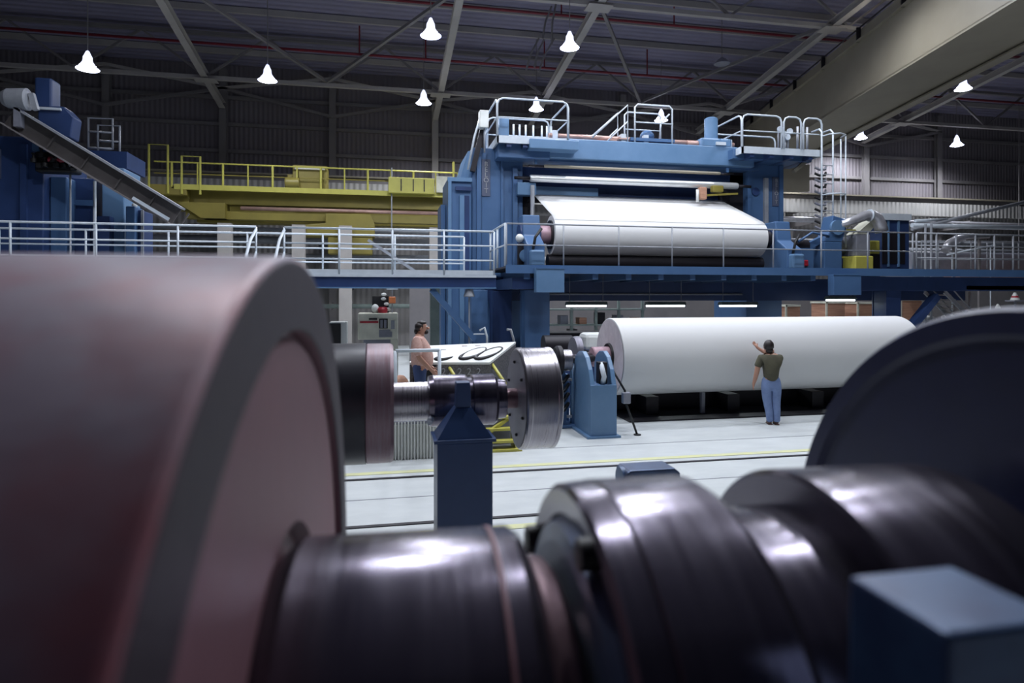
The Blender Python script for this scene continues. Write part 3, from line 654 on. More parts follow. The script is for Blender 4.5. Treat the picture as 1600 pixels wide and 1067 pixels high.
# ------------------------------------------------------------------ lower paper roll and its spool
YR = 13.55; RR = .85
rl, rr = X_(951, YR), X_(1403, YR); zc2 = 1.345
t = thing('paper_roll', 'huge lower roll of white paper lying in front of the machine', 'paper roll', ((rl+rr)/2, YR, zc2), math.radians(1.0)); h = (rr-rl)/2
MB().lathe([(-h, .30), (-h, RR-.01), (-h+.01, RR), (h-.01, RR), (h, RR-.01), (h, .30)], 160).build('paper', 'paper', t)
plabel(MB().lathe([(-h-.012, .3), (-h-.012, RR-.03)], 96).build('end_face', 'paper_end', t), 'pinkish grey end face')
plabel(MB().lathe([(-h-.02, .0), (-h-.42, 0), (-h-.42, .20), (-h-.40, .22), (-h-.02, .22)], 48).build('core', 'pink', t), 'pink core end')
MB().lathe([(-h-.02, .22), (-h-.06, .26), (-h-.06, .29), (-h-.01, .3)], 48).build('core_ring', 'black', t)
MB().tube([(-h-1.35, 0, 0), (-h-.42, 0, 0)], .09, 16).build('shaft', 'ring_steel', t)
MB().lathe([(-h-.86, 0), (-h-.86, .36), (-h-.80, .38), (-h-.72, .38), (-h-.70, .2), (-h-.7, 0)], 40, (0, 0, .08)).build('brake_disc', 'disc_steel', t)
plabel(MB().lathe([(-h-1.35, 0), (-h-1.35, .16), (-h-1.05, .16), (-h-1.05, 0)], 32).build('end_hub', 'ring_steel', t), 'shiny end hub')
MB().tube([(h, 0, 0), (h+.7, 0, 0)], .2, 24).build('far_core', 'dark', t)

# blue stand carrying the roll
p = atz(943, 684, 0)
t = thing('roll_cradle_stand', 'light blue stand with two rounded uprights at the left end of the lower paper roll', 'roll stand', (p.x, p.y, 0))
prof = [(.0, 0), (1.05, 0), (1.05, 1.30), (.95, 1.48), (.75, 1.58), (.5, 1.60), (.3, 1.5), (.12, 1.28), (0, 1.0)]
MB().prism([(y, z) for y, z in prof], -.26, -.17, 'YZ').build('upright', 'blue_light', t, .015)
MB().prism([(y, z) for y, z in prof], .17, .26, 'YZ').build('upright', 'blue_light', t, .015)
MB().box(-.26, .26, -.02, .03, 0, 1.0).build('front_plate', 'blue_light', t, .01)
MB().box(-.34, .32, -.08, 1.15, 0, .04).build('base_plate', 'blue_light', t)
MB().box(-.05, .12, .1, .3, 1.0, 1.42).build('saddle_block', 'dark', t, .02)
plabel(MB().tube([(.02, .12, 1.0), (.02, .02, 1.15), (.0, .15, 1.4)], .05, 10).build('lever', 'rail', t), 'pale lever')
MB().box(-.17, .17, .3, .9, .0, .95).build('inner_housing', 'blue', t)
p = atz(890, 668, 0)
t = thing('drive_stand', 'blue drive stand full of hoses and valves left of the cradle stand', 'machine', (p.x, p.y, 0))
MB().box(-.30, -.08, 0, .9, 0, 1.25).build('side_frame', 'blue', t, .02); MB().box(-.08, .10, .35, .9, 0, 1.05).build('rear_frame', 'blue', t, .02); MB().box(-.5, .2, -.1, 1.0, 0, .07).build('base', 'blue', t, .02)
MB().tube([(.1, .1, .0), (.1, .1, 1.32)], .06, 10).build('guide_post', 'blue_light', t)
for i, (y, z) in enumerate(((-.05, .45), (-.05, .65), (-.08, .85), (-.05, 1.02))): MB().tube([(-.38, y, z), (-.30, y-.08, z-.12), (-.15, y-.05, z-.08), (-.02, y+.05, z+.05)], .035, 8).build('hose', 'black', t)
for i, z in enumerate((.3, .55, .78, 1.0)): MB().box(-.40, -.20, -.12, .02, z-.05, z+.04).build('valve', 'blue_light' if i % 2 else 'rail_dim', t, .015)
for z in (.2, .95): MB().box(-.32, .05, .0, .06, z, z+.05).build('cross_bar', 'rail_dim', t)
p = at(876, 563, 12.6)
t = thing('flywheel', 'dark wheel with a shiny pale hub left of the blue stands', 'wheel', p)
MB().lathe([(-.12, 0), (-.12, .26), (-.08, .30), (.0, .30), (.0, 0)], 40).build('disc', 'dark', t); plabel(MB().lathe([(.0, 0), (.0, .22), (.20, .22), (.20, 0)], 36).build('hub', 'ring_steel', t), 'bright cylindrical hub')
MB().tube([(.2, 0, 0), (.8, .3, .0)], .07, 12).build('shaft', 'dark', t)
MB().box(-.06, .12, -.05, .4, -p.z, -.28).build('pedestal', 'blue', t, .02)
t = thing('electric_motor', 'dark motor with pale cover behind the drive wheels', 'motor', at(880, 540, 15))
MB().lathe([(-.5, 0), (-.5, .26), (.2, .26), (.25, .2), (.25, 0)], 28).build('housing', 'dark', t); plabel(MB().box(.5, 1.5, -.2, .4, -.12, .30).build('cover', 'white', t, .1), 'white rounded cover')
MB().box(-.4, 1.5, -.25, .4, -at(880, 540, 15).z, -.2).build('plinth', 'blue_deep', t)
# hose stand in front
t = thing('hose_stand', 'thin black leaning hose stand on the floor right of the cradle stand', 'stand', atz(992, 680, 0))
MB().tube([(.05, 0, .0), (-.12, .1, .55), (-.16, .12, .85), (-.35, .3, 1.25), (-.4, .4, 1.3)], .022, 8).build('pole', 'black', t); MB().box(-.22, -.06, .04, .16, .60, .82).build('clamp', 'grey_box', t, .02)
MB().lathe([(0, .07), (.02, .07), (.03, 0)], 16, (.05, 0, 0), 'Z').build('foot', 'black', t)

# dark bed under the roll; its plate also stands in for the shadow there
t = thing('roll_bed', 'dark steel bed and rails beneath the lower paper roll', 'machine base', ((rl+rr)/2, YR, 0))
MB().box(-h-.2, h+.6, .5, .7, 0, .42).build('rear_beam', 'dark', t); MB().box(-h+.2, h+.6, -.75, 3.5, .0, .03).build('bed_shadow_plate', 'dark', t)
for x in (-2.9, -.9, 1.3, 3.0): MB().box(x, x+.3, -.1, .5, .03, .42).build('cradle_block', 'dark', t)
for x in (-1.6, 2.2): MB().box(x, x+.08, -.2, -.1, .03, .5).build('support_bar', 'grey_box', t)
t = thing('added_dark_base', 'long dark base added behind the lower paper roll for the shaded floor', 'machine base', ((rl+rr)/2, YD+1.7, 0))  # added dark block and drum, standing in for shaded floor beyond the roll
MB().box(-h-.3, h+.5, 0, 1.4, 0, 1.6).build('block', 'dark', t); MB().lathe([(-h, 0), (-h, .4), (h, .4), (h, 0)], 48, (0, -.3, .9)).build('drum', 'dark', t)

# fluorescent lamps under the deck
for i, (a, c, y0, y1) in enumerate(((885, 947, 473, 480), (1010, 1069, 473, 480), (1125, 1181, 473, 480), (1292, 1334, 464, 471))):
    Y = 18.3; pa, pc = at(a, (y0+y1)/2, Y), at(c, (y0+y1)/2, Y)
    lab = ['lit fluorescent lamp under the deck, above the left end of the lower roll', 'lit fluorescent lamp under the deck, second from the left', 'lit fluorescent lamp under the deck, above the right man', 'lit fluorescent lamp under the deck near the tan cartons'][i]
    t = thing('fluorescent_lamp', lab, 'lamp', ((pa.x+pc.x)/2, Y, pa.z)); hw = (pc.x-pa.x)/2
    MB().prism([(-.16, .02), (-.08, .10), (.08, .10), (.16, .02), (.13, .0), (-.13, .0)], -hw, hw, 'YZ').build('reflector', 'green_grey', t)
    for y in (-.06, .06): MB().tube([(-hw+.02, y, -.03), (hw-.02, y, -.03)], .03, 10).build('tube', 'tube_glow', t)
    for x in (-hw+.1, hw-.1): MB().tube([(x, 0, .1), (x, 0, 3.42-pa.z)], .012, 6).build('hanger', 'grey_box', t)
    l = bpy.data.lights.new('tube_light', 'AREA'); l.shape = 'RECTANGLE'; l.size = 2*hw; l.size_y = .2; l.energy = 18; l.color = (.85, .95, 1)
    lo = bpy.data.objects.new('tube_light', l); COL.objects.link(lo); lo.parent = t; lo.location = (0, 0, -.08)

# racks seen behind under the deck
t = thing('storage_rack', 'pale green steel rack with dark goods seen under the deck left of the roll', 'rack', (X_(905, 24), 24, 0))
for x in (-1.3, -.35, .65, 1.6, 2.6): MB().box(x, x+.10, 0, .1, 0, 2.9).build('upright', 'green_grey', t)
for z in (.9, 1.55, 2.15): MB().box(-1.4, 2.8, -.02, .8, z, z+.06).build('shelf', 'green_grey', t)
for i in range(10):
    x = -1.1+i*.38; z = (.96, 1.61)[i % 2]; tag(MB().box(t.location.x+x, t.location.x+x+.3, 24.1, 24.6, z, z+.25+.1*(i % 3)).build('goods_box', ('tan', 'grey_box', 'dark')[i % 3]), 'small box standing on the pale green rack', 'box', 'boxes on the pale green rack')
tag(MB().box(X_(640, 27), X_(1215, 27), 27, 27.2, 0, 3.6).build('added_backing_wall', 'steel_dim'), 'backing wall added under the deck behind the roll to keep it dark', 'wall')  # added wall that keeps the space under the deck dark
for i, (a, c, y0, y1, lab) in enumerate(((1229, 1250, 476, 500, 'small tan striped carton above the roll, right of the right man'), (1292, 1320, 471, 500, 'tan striped carton stack under the rightmost fluorescent lamp'), (1341, 1386, 472, 500, 'widest tan striped carton stack, left of the dark column'), (1408, 1440, 467, 505, 'tan upright carton stack right of the dark column'))):
    pa, pc = at(a, y1, 24), at(c, y0, 24); t = thing('carton_stack', lab, 'cartons', ((pa.x+pc.x)/2, 24, 0)); hw = (pc.x-pa.x)/2
    MB().box(-hw, hw, 0, 1, 1.2, pc.z-.08).build('cartons', 'tan', t); MB().box(-hw, hw, 0, 1, 0, 1.2).build('pallet_base', 'dark', t)
    plabel(MB().box(-hw-.06, hw, -.05, 1, pc.z-.08, pc.z).build('white_top', 'cream', t), 'white top sheet'); MB().box(-hw-.08, -hw, -.05, .0, 1.2, pc.z).build('corner_strip', 'cream', t)
tag(MB().box(X_(1215, 30), X_(1640, 30), 30, 30.2, 0, 3.4).build('added_backing_wall', 'steel_dim'), 'backing wall added far behind the tan cartons to keep the view dark', 'wall')  # second added wall, closing off the dark space on the right

# right: small stair, white sacks, poles
t = thing('stair', 'short metal stair under the right end of the machine deck', 'stair', at(1476, 456, YD+1.5)); 
for y in (0, .8):
    MB().bar((0, y, 0), (1.1, y, -.95), .05, .12).build('stringer', 'rail_dim', t); MB().tube([(0, y, .3), (0, y, 0)], .025, 8).build('post', 'rail_dim', t); MB().tube([(.2, y, .2), (1.15, y, -.7)], .022, 8).build('handrail', 'rail_dim', t)
for i in range(6): MB().box(.08+i*.18, .26+i*.18, 0, .8, -.12-i*.155, -.09-i*.155).build('tread', 'steel_grey', t)
MB().tube([(1.0, 0, .0), (1.0, 0, -1.0)], .035, 8).build('newel', 'rail_dim', t)
for i, (px, py, sx) in enumerate(((1450, 497, .55), (1482, 494, .45), (1500, 494, .3))):
    p = at(px, py, 20.5); t = thing('white_bundle', ['large', 'middle', 'small'][i]+' white wrapped bundle behind the rim of the dark blue disc', 'bundle', (p.x, 20.5, 0)); MB().ball((0, 0, p.z-.05), sx*.6, (1, .8, .45)).build('wrap', 'white', t); MB().box(-sx*.5, sx*.5, -.3, .3, 0, p.z-.15).build('crate', 'grey_box', t, .02)
for i, (px, py) in enumerate(((1586, 463), (1559, 476))):
    p = at(px, py+6, 20.5); t = thing('signal_cone', ['red and white signal cone at the far right', 'small white signal cone left of the red and white one'][i], 'cone', p)
    s = (1, .6)[i]
    MB().lathe([(0, .16*s), (.10*s, .13*s)], 20, axis='Z').build('white_base', 'white', t)
    MB().lathe([(.10*s, .13*s), (.17*s, .10*s)], 20, axis='Z').build('red_band', 'red' if i == 0 else 'white', t)
    MB().lathe([(.17*s, .10*s), (.30*s, .04*s), (.30*s, 0)], 20, axis='Z').build('white_top', 'white', t)
    MB().box(-.25, .25, -.2, .2, -.05, 0).build('plate', 'grey_box', t)
    MB().box(-.03, .03, -.03, .03, -p.z, -.05).build('post', 'grey_box', t)

# equipment on the right of the deck
YE = 19.0
def bx(name, lab, cat, px0, px1, py0, py1, Y, d, m, bev=.03):
    a, c = at(px0, py1, Y), at(px1, py0, Y); t = thing(name, lab, cat, ((a.x+c.x)/2, Y, a.z)); hw = (c.x-a.x)/2
    MB().box(-hw, hw, 0, d, 0, c.z-a.z).build('body', m, t, bev); return t, hw, c.z-a.z
t, hw, H = bx('drive_gearbox', 'blue drive housing at the foot of the ladder', 'machine', 1288, 1316, 378, 421, YE-1, 1, 'blue')
MB().prism([(-hw, H), (hw, H), (hw+.25, H+.7), (.0, H+.85), (-.1, H+.4)], 0, .5).build('upper_arm', 'blue', t, .03)
MB().bar((-1.5, .3, H*.45), (-.1, .3, H+.15), .22, .2).build('lever_arm', 'blue', t)
MB().lathe([(-.05, 0), (-.05, .24), (.05, .24), (.05, 0)], 24, (.1, -.05, H+.45), 'Y').build('pivot_cap', 'blue_light', t)
t, hw, H = bx('pump_unit', 'blue pump unit right of the upper roll\'s right bearing frame', 'machine', 1240, 1272, 388, 421, YE-1, .8, 'blue')
MB().lathe([(-.4, 0), (-.4, .2), (.3, .2), (.3, 0)], 24, (0, .3, H+.1)).build('motor', 'dark', t); MB().tube([(-.2, 0, H+.2), (.3, 0, H+.5), (.9, 0, H+.4)], .04, 8).build('pipe', 'blue', t); MB().box(-.2, .1, -.1, 0, .1, .3).build('red_valve', 'red', t, .03)
t, hw, H = bx('yellow_box', 'bright yellow-green box standing on the deck', 'box', 1337, 1365, 400, 421, YE-1.2, .6, 'yellow_bright')
t, hw, H = bx('yellow_box', 'smaller yellow-green box stacked behind and above the bright one', 'box', 1359, 1375, 376, 397, YE-.2, .6, 'yellow_bright'); MB().box(-hw, hw, 0, .5, -1.0, 0).build('leg', 'dark', t)
t = thing('machine_guard', 'yellow framed mesh guard around a motor on the deck', 'guard', at(1311, 402, YE-.6)); a = at(1336, 360, YE-.6); Lg2 = a.x-t.location.x; H = a.z-t.location.z
MB().bar((0, 0, 0), (0, 0, H), .06).bar((Lg2, 0, 0), (Lg2, 0, H), .06).bar((0, 0, H), (Lg2, 0, H), .06).bar((0, 0, 0), (Lg2, 0, 0), .06).build('frame', 'yellow_bright', t)
MB().lathe([(0, 0), (0, .34), (.4, .34), (.4, 0)], 24, (Lg2/2-.2, .5, H*.5)).build('motor', 'grey_box', t); MB().box(.05, Lg2-.05, .6, .65, .1, H-.1).build('mesh_panel', 'yellow', t); MB().box(.1, Lg2-.1, .2, .8, -.45, 0).build('base', 'blue_deep', t)
t, hw, H = bx('dark_cabinet', 'dark ribbed cabinet between the two yellow-green boxes', 'cabinet', 1338, 1360, 366, 400, YE-.8, .7, 'grey_box')
MB().prism([(-hw-.0, H), (hw-.1, H), (hw+.35, H+.45), (hw+.1, H+.5)], .0, .5).build('chute', 'cream', t)
t, hw, H = bx('switch_cabinet', 'tall blue cabinet with pale top at the right end of the deck', 'cabinet', 1378, 1421, 345, 421, YE, 1.2, 'blue_deep')
plabel(MB().box(-hw-.2, hw, -.1, 1.2, H, H+.22).build('pale_top', 'rail', t), 'pale top panel'); MB().box(.05, .11, -.06, 0, .1, H).box(-.35, -.3, -.06, 0, .1, H).build('rib', 'blue_light', t); MB().box(-hw, hw-.2, -.03, 0, .2, 1.3).build('dark_opening', 'dark', t); MB().box(-hw, hw, 0, .85, -.16, 0).build('plinth', 'dark', t)
t = thing('air_duct', 'shiny galvanised duct with elbow rising from the ladder foot to the right', 'duct', (0, 0, 0))
MB().tube([at(1312, 352, YE-1), at(1330, 346, YE-1), at(1352, 337, YE-1), at(1362, 336, YE-1), at(1370, 341, YE-1), at(1375, 352, YE-1), at(1378, 362, YE-1)], [.12, .14, .16, .17, .19, .2, .2], 20).build('pipe', 'duct', t)
for i in range(1): MB().tube([at(1358, 336.5, YE-1), at(1360, 336.5, YE-1)], .20, 20).build('seam_band', 'rail', t)
# right background clutter
for i, (a, c, r, m, lab) in enumerate((((1425, 358), (1600, 316), .07, 'rail_dim', 'long grey pipe rising to the right edge above the deck'), ((1425, 352), (1600, 356), .09, 'rail', 'pale level pipe at the right beyond the cabinet'), ((1480, 398), (1555, 383), .035, 'rail', 'thin bright handrail sloping up at the right'), ((1430, 345), (1480, 343), .06, 'rail', 'short pale pipe end beside the blue cabinet'))):
    A_, C_ = at(*a, 20.5), at(*c, 20.5); b = MB(); b.tube([A_, C_], r, 10)
    if i == 2:
        for f_ in (.1, .9): q_ = A_.lerp(C_, f_); b.tube([q_, Vector((q_.x, q_.y, 0))], .02, 6)
    tag(b.build('grey_pipe', m), lab, 'pipe')
t = thing('air_duct', 'pale curved duct lying at the right above the far railing', 'duct')
MB().tube([at(1476, 392, 21), at(1482, 382, 21), at(1494, 374, 21), at(1510, 370, 21), at(1545, 369, 21)], [.14, .16, .15, .1, .08], 16).build('pipe', 'duct', t)
for px in (1490, 1530): q_ = at(px, 372, 21); MB().box(q_.x-.04, q_.x+.04, 20.96, 21.04, 0, q_.z-.05).build('support_post', 'steel_dim', t)
tag(MB().box(X_(1425, 23), X_(1700, 23), 23, 24.5, 3.3, 4.6).build('equipment_block', 'grey_box', None, .1), 'grey equipment block behind the right railings', 'machine')
tag(MB().box(X_(1500, 22), X_(1700, 22), 22, 22.8, 3.35, 3.75).build('equipment_skid', 'tan', None, .03), 'reddish brown skid at the right behind the railing', 'machine')
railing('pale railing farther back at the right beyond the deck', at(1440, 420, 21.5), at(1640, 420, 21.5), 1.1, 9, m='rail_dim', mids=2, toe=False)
t = thing('machine_deck', 'brown-edged low platform at the far right end below the deck', 'platform', (X_(1560, YD+.3), YD+.3, 2.9)); MB().box(-1.2, 3.0, 0, 2.0, .0, .12).build('plate', 'tan', t)
for i, px in enumerate((1446, 1455)): tag(MB().tube([at(px, 350, 20.2), Vector((at(px, 350, 20.2).x, 20.2, 0))], .04, 8).build('standpipe', 'rail_dim'), 'thin upright pipe right of the blue cabinet', 'pipe', 'upright pipes right of the cabinet')

# ------------------------------------------------------------------ left machine
YM = 18.5
def lbox(name, lab, px0, px1, py0, Y, m, d=1.5, z0=0):
    a, c = X_(px0, Y), X_(px1, Y); z = Z_(py0, (px0+px1)/2, Y); t = thing(name, lab, 'machine', ((a+c)/2, Y, z0)); hw = (c-a)/2
    MB().box(-hw, hw, 0, d, 0, z-z0).build('column', m, t, .03); return t, hw, z-z0
t, hw, H = lbox('machine_tower', 'massive dark blue tower at the left edge of the photo', -60, 68, 212, YM, 'blue_deep', 2.5)
MB().box(hw-1.15, hw-.95, -.06, 0, H-1.1, H-.35).build('name_plate', 'plate', t); text('lettering', 'BELOIT', .13, (hw-1.05, -.07, H-.72), (PI/2, 0, 0), 'grey_box', t, True)
MB().box(hw-.5, hw-.35, -.08, 0, 3.3, H-.2).box(hw-1.8, hw-1.65, -.08, 0, 3.3, H-.2).build('rib', 'blue_deep', t)
t, hw, H = lbox('machine_column', 'blue column right of the dark valve cluster at the left', 78, 104, 276, YM+.3, 'blue')
t, hw, H = lbox('machine_column', 'dark blue recessed cabinet at the left between blue column and pale pipe', 106, 148, 278, YM+.8, 'blue_deep')
MB().box(-hw, hw, -.06, 0, H-.75, H-.6).build('door_ledge', 'blue', t); MB().box(-hw+.15, hw-.1, -.05, 0, 2.6, H-.85).build('panel', 'blue_deep', t)
t, hw, H = lbox('machine_column', 'lighter blue column under the sloping beam at the left', 159, 194, 262, YM+.6, 'blue_light', 1.2)
MB().box(-hw, hw-.25, -.3, 0, 0, H-1.35).build('lower_panel', 'blue_deep', t)
t, hw, H = lbox('machine_column', 'short blue rounded post with white knob at the left', 196, 211, 322, YM, 'blue', .6)
MB().ball((0, .3, H+.06), .07).build('knob', 'white', t)
t, hw, H = lbox('machine_column', 'narrow blue cabinet with pale right edge farthest right of the left machine', 211, 223, 328, YM+.2, 'blue_deep', .8); MB().box(hw-.03, hw+.03, -.05, 0, 0, H).build('pale_edge', 'rail_dim', t)
tag(MB().tube([at(148, 283, YM), Vector((at(148, 283, YM).x, YM, 0))], .04, 8).build('standpipe', 'rail'), 'pale upright pipe in front of the left machine', 'pipe')
tag(MB().tube([at(110, 272, YM-.1), Vector((at(110, 272, YM-.1).x, YM-.1, 0))], .025, 8).build('standpipe', 'rail_dim'), 'thin dim upright pipe left of the pale one', 'pipe')
# sloping channel beam
A, B = at(20, 168, YM-.6), at(282, 326, YM-.6)
t = thing('sloping_beam', 'long grey channel beam sloping down to the right on the left machine', 'beam', A)
d = B-A; L = d.length; q = Matrix.Rotation(-math.atan2(d.z, d.x), 4, 'Y')
def local(b): bmesh.ops.transform(b.bm, matrix=q, verts=b.bm.verts); return b
plabel(local(MB().box(0, L, -.1, .35, .0, .05)).build('top_flange', 'rail_dim', t), 'pale top flange'); local(MB().box(0, L, .1, .13, -.45, 0)).build('web', 'dark_web', t); local(MB().box(0, L, -.1, .3, -.48, -.45)).build('bottom_flange', 'steel_dim', t)
for i in range(5): local(MB().box(1.1+i*.9, 1.13+i*.9, .03, .1, -.45, 0)).build('stiffener', 'dark_web', t)
plabel(local(MB().box(L*.77, L*.99, -.15, -.1, -.42, -.34)).build('pale_strip', 'rail', t), 'short pale strip low on the beam')
t = thing('beam_support_plate', 'blue sloping plate beneath the channel beam at the left', 'panel', (0, 0, 0))
P = [at(50, 205, YM-.2), at(112, 238, YM-.2), at(112, 250, YM-.2), at(50, 235, YM-.2)]; MB().prism([(p.x, p.z) for p in P], YM-.2, YM-.1).build('plate', 'blue', t)
p = at(35, 155, YM-.6)
t = thing('roller_head', 'grey drum-shaped cover at the upper end of the sloping beam', 'machine', p)
MB().lathe([(-.42, .0), (-.42, .17), (-.3, .24), (.12, .27), (.14, .2), (.14, 0)], 28).build('drum_cover', 'rail_dim', t); MB().bar((.2, 0, .15), (.3, 0, -.25), .12).build('fork', 'rail_dim', t); MB().box(-.15, .0, -.1, .1, -.7, -.15).build('foot', 'grey_box', t)
t = thing('blue_gear_housing', 'blue motor and gear housing above the sloping beam at the left', 'motor', at(72, 150, YM+.2))
MB().box(-.18, .22, -.2, .3, -.4, .42).build('motor', 'blue_deep', t, .05); MB().prism([(-.1, -.3), (.5, -.3), (.72, -.55), (.65, -1.1), (.3, -1.1), (-.1, -.7)], -.2, .3).build('gear_case', 'blue_deep', t, .03); plabel(MB().box(-.2, .45, -.28, -.2, -.42, -.36).build('pale_shelf', 'rail', t), 'pale shelf')
t = thing('valve_cluster', 'dark cluster of valves and hoses at the left tower', 'valves', at(88, 252, YM-.2))
for i in range(11):
    x_, z_ = -.42+.085*i, random.uniform(-.22, .2); MB().lathe([(0, 0), (0, .07), (.10, .07), (.10, .03), (.2, .03), (.2, .05), (.24, .05), (.24, 0)], 14, (x_, -.2, z_), ('Z', 'X', 'Z')[i % 3]).build('valve', 'red_pipe' if i in (4, 7) else 'black', t)
MB().box(-.45, .5, -.1, .25, -.3, .22).build('manifold', 'black', t, .05)
MB().tube([(.1, -.1, .15), (.32, -.1, .1), (.34, -.1, -.1), (.45, -.1, -.22)], .03, 8).build('hose', 'rail_dim', t)
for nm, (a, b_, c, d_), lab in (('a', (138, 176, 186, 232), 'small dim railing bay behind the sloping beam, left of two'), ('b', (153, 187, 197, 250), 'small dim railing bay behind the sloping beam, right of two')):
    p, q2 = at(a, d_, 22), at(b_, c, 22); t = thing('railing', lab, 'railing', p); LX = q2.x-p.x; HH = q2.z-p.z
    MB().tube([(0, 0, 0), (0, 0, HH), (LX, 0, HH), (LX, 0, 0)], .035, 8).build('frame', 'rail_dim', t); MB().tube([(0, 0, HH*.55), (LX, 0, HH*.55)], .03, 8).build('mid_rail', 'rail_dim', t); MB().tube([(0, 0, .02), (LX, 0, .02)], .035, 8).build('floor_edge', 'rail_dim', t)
tag(MB().box(X_(115, 22), X_(200, 22), 21.9, 23.5, Z_(262, 150, 22), Z_(236, 150, 22)).box(X_(140, 22), X_(190, 22), 22.2, 23, 0, Z_(262, 150, 22)).build('platform_block', 'blue_deep'), 'dark block carrying the small railings at the left', 'platform')

# ------------------------------------------------------------------ operator platform, desk, cabinets
ZP = .62
YO = 10.6
px0_, px1_ = X_(560, YO), X_(690, YO)
t = thing('operator_platform', 'low platform with pale ribbed skirt on which the left man stands', 'platform', (0, YO, 0))
MB().box(px0_, px1_, .0, 3.6, ZP-.04, ZP).box(px1_, px1_+1.9, .78, 3.6, ZP-.04, ZP).box(px1_, px1_+1.9, .80, .84, 0, ZP-.04).build('floor_plate', 'grey_box', t)
b = MB(); x = px0_
n = 26; dx = (X_(690, YO)-px0_)/n
for i in range(n): b.box(px0_+i*dx+.01, px0_+i*dx+dx*.6, -.02, .03, 0, ZP)
b.box(px0_, px1_, .03, .06, 0, ZP-.04); plabel(b.build('ribbed_skirt', 'white', t), 'pale ribbed skirt')
railing('white railing post and bar at the front of the operator platform', (X_(618, YO), YO+.05, ZP), (X_(687, YO), YO+.05, ZP), Z_(548, 650, YO)-ZP, 2, m='rail', mids=0, toe=False, r=.03)
# yellow step unit
p = atz(775, 706, 0)
t = thing('yellow_steps', 'bright yellow step unit with slanting handrails before the control desk', 'stair', (p.x, p.y, 0))
for i in range(3): MB().box(-.55+.0, .35, .02+i*.15, .18+i*.15, 0.18*(i+1)-.04, .18*(i+1)).build('tread', 'yellow_bright', t)
MB().prism([(0, 0), (.48, 0), (.48, .6), (.4, .6)], .35, .38, 'YZ').prism([(0, 0), (.48, 0), (.48, .6), (.4, .6)], -.58, -.55, 'YZ').build('stringer', 'yellow_bright', t)
MB().box(-.6, .45, -.05, .1, 0, .04).build('foot_plate', 'yellow_bright', t); MB().bar((-.5, .02, .08), (.3, .4, .5), .06).build('brace', 'yellow_bright', t)
for px in ((697, 718), (767, 790)):
    a = at(px[0], 566, p.y+.8); c = at(px[1], 600, p.y+.0)
    o = MB().tube([a-Vector((p.x, p.y, 0)), c-Vector((p.x, p.y, 0))], .03, 8).build('handrail', 'yellow_bright', t)
    MB().tube([Vector((a.x-p.x, .8, a.z)), Vector((a.x-p.x, .8, ZP))], .03, 8).build('post', 'yellow_bright', t)
# control desk
YK = 11.4
fl, fr = at(640, 566, YK), at(765, 566, YK); bl, br = at(666, 540, YK+1.15), at(806, 534, YK+1.15)
zb0, zb1 = fl.z, bl.z+.0
t = thing('control_desk', 'white sloping control desk with black loop markings beside the left man', 'desk', (0, 0, 0))
b = MB(); v = [b.bm.verts.new(q_) for q_ in (fl, fr, br, bl)]; b.bm.faces.new(v)
g_ = bmesh.ops.extrude_face_region(b.bm, geom=b.bm.faces[:]); bmesh.ops.translate(b.bm, verts=[x for x in g_['geom'] if isinstance(x, bmesh.types.BMVert)], vec=(0, 0, -.04))
plabel(b.build('sloping_top', 'white', t), 'white top panel')
b = MB(); V = [(fl.x, fl.y, ZP), (fr.x, fr.y, ZP), (br.x, br.y, ZP), (bl.x, bl.y, ZP)]; lo_ = [b.bm.verts.new(q_) for q_ in V]; hi_ = [b.bm.verts.new((q_.x, q_.y, q_.z-.045)) for q_ in (fl, fr, br, bl)]
b.bm.faces.new(lo_); b.bm.faces.new(hi_)
for k in range(4): b.bm.faces.new((lo_[k], lo_[(k+1) % 4], hi_[(k+1) % 4], hi_[k]))
b.build('cabinet_body', 'speck', t)
def on_top(u, v_, lift=.006):
    return (fl.lerp(fr, u)).lerp(bl.lerp(br, u), v_)+Vector((0, -.002, lift))
def loop_mark(cu, cv, ru, rv, sk, a0, a1, name, r0=.016, r1=.045):
    pts = []; rad = []
    for k in range(25):
        a = a0+(a1-a0)*k/24; vv = rv*math.sin(a); pts.append(on_top(cu+ru*math.cos(a)+sk*vv, cv+vv)); rad.append(r0+(r1-r0)*max(0, -math.sin(a)))
    MB().tube(pts, rad, 8).build(name, 'black', t)
loop_mark(.66, .42, .10, .30, .12, 0, 2*PI, 'loop_mark'); loop_mark(.85, .42, .10, .30, .12, 0, 2*PI, 'loop_mark')
loop_mark(.37, .25, .09, .16, .2, PI*1.02, PI*2.0, 'curve_mark'); 
for (u, v_, m) in ((.16, .62, 'red'), (.2, .66, 'grey_box'), (.25, .68, 'grey_box'), (.45, .86, 'pink'), (.60, .86, 'pink'), (.28, .2, 'grey_box')):
    q_ = on_top(u, v_); MB().box(q_.x-.05, q_.x+.05, q_.y-.02, q_.y+.02, q_.z-.008, q_.z+.003).build('label_patch', m, t)
for i, u in enumerate((.42, .50, .62, .74, .86)):
    q_ = fl.lerp(fr, u); text('digit', '2', .17, (q_.x, YK-.006, q_.z-.17), (PI/2, 0, 0), 'letter', t)
MB().box(fl.x+.06, fl.x+.46, YK-.01, YK, ZP, fl.z-.05).build('dark_door', 'black', t)
p = at(757, 518, YK+1.3)
t = thing('microphone_post', 'thin pale crooked post standing behind the control desk', 'post', (p.x, YK+1.3, ZP)); MB().tube([(.06, 0, 0), (.05, 0, p.z-ZP-.1), (0, 0, p.z-ZP+.08), (-.1, 0, p.z-ZP+.02)], .022, 8).build('stem', 'rail', t); MB().tube([(0, 0, p.z-ZP-.05), (-.22, 0, p.z-ZP-.05)], .015, 6).build('arm', 'rail', t)
p = at(798, 515, YK+1.3)
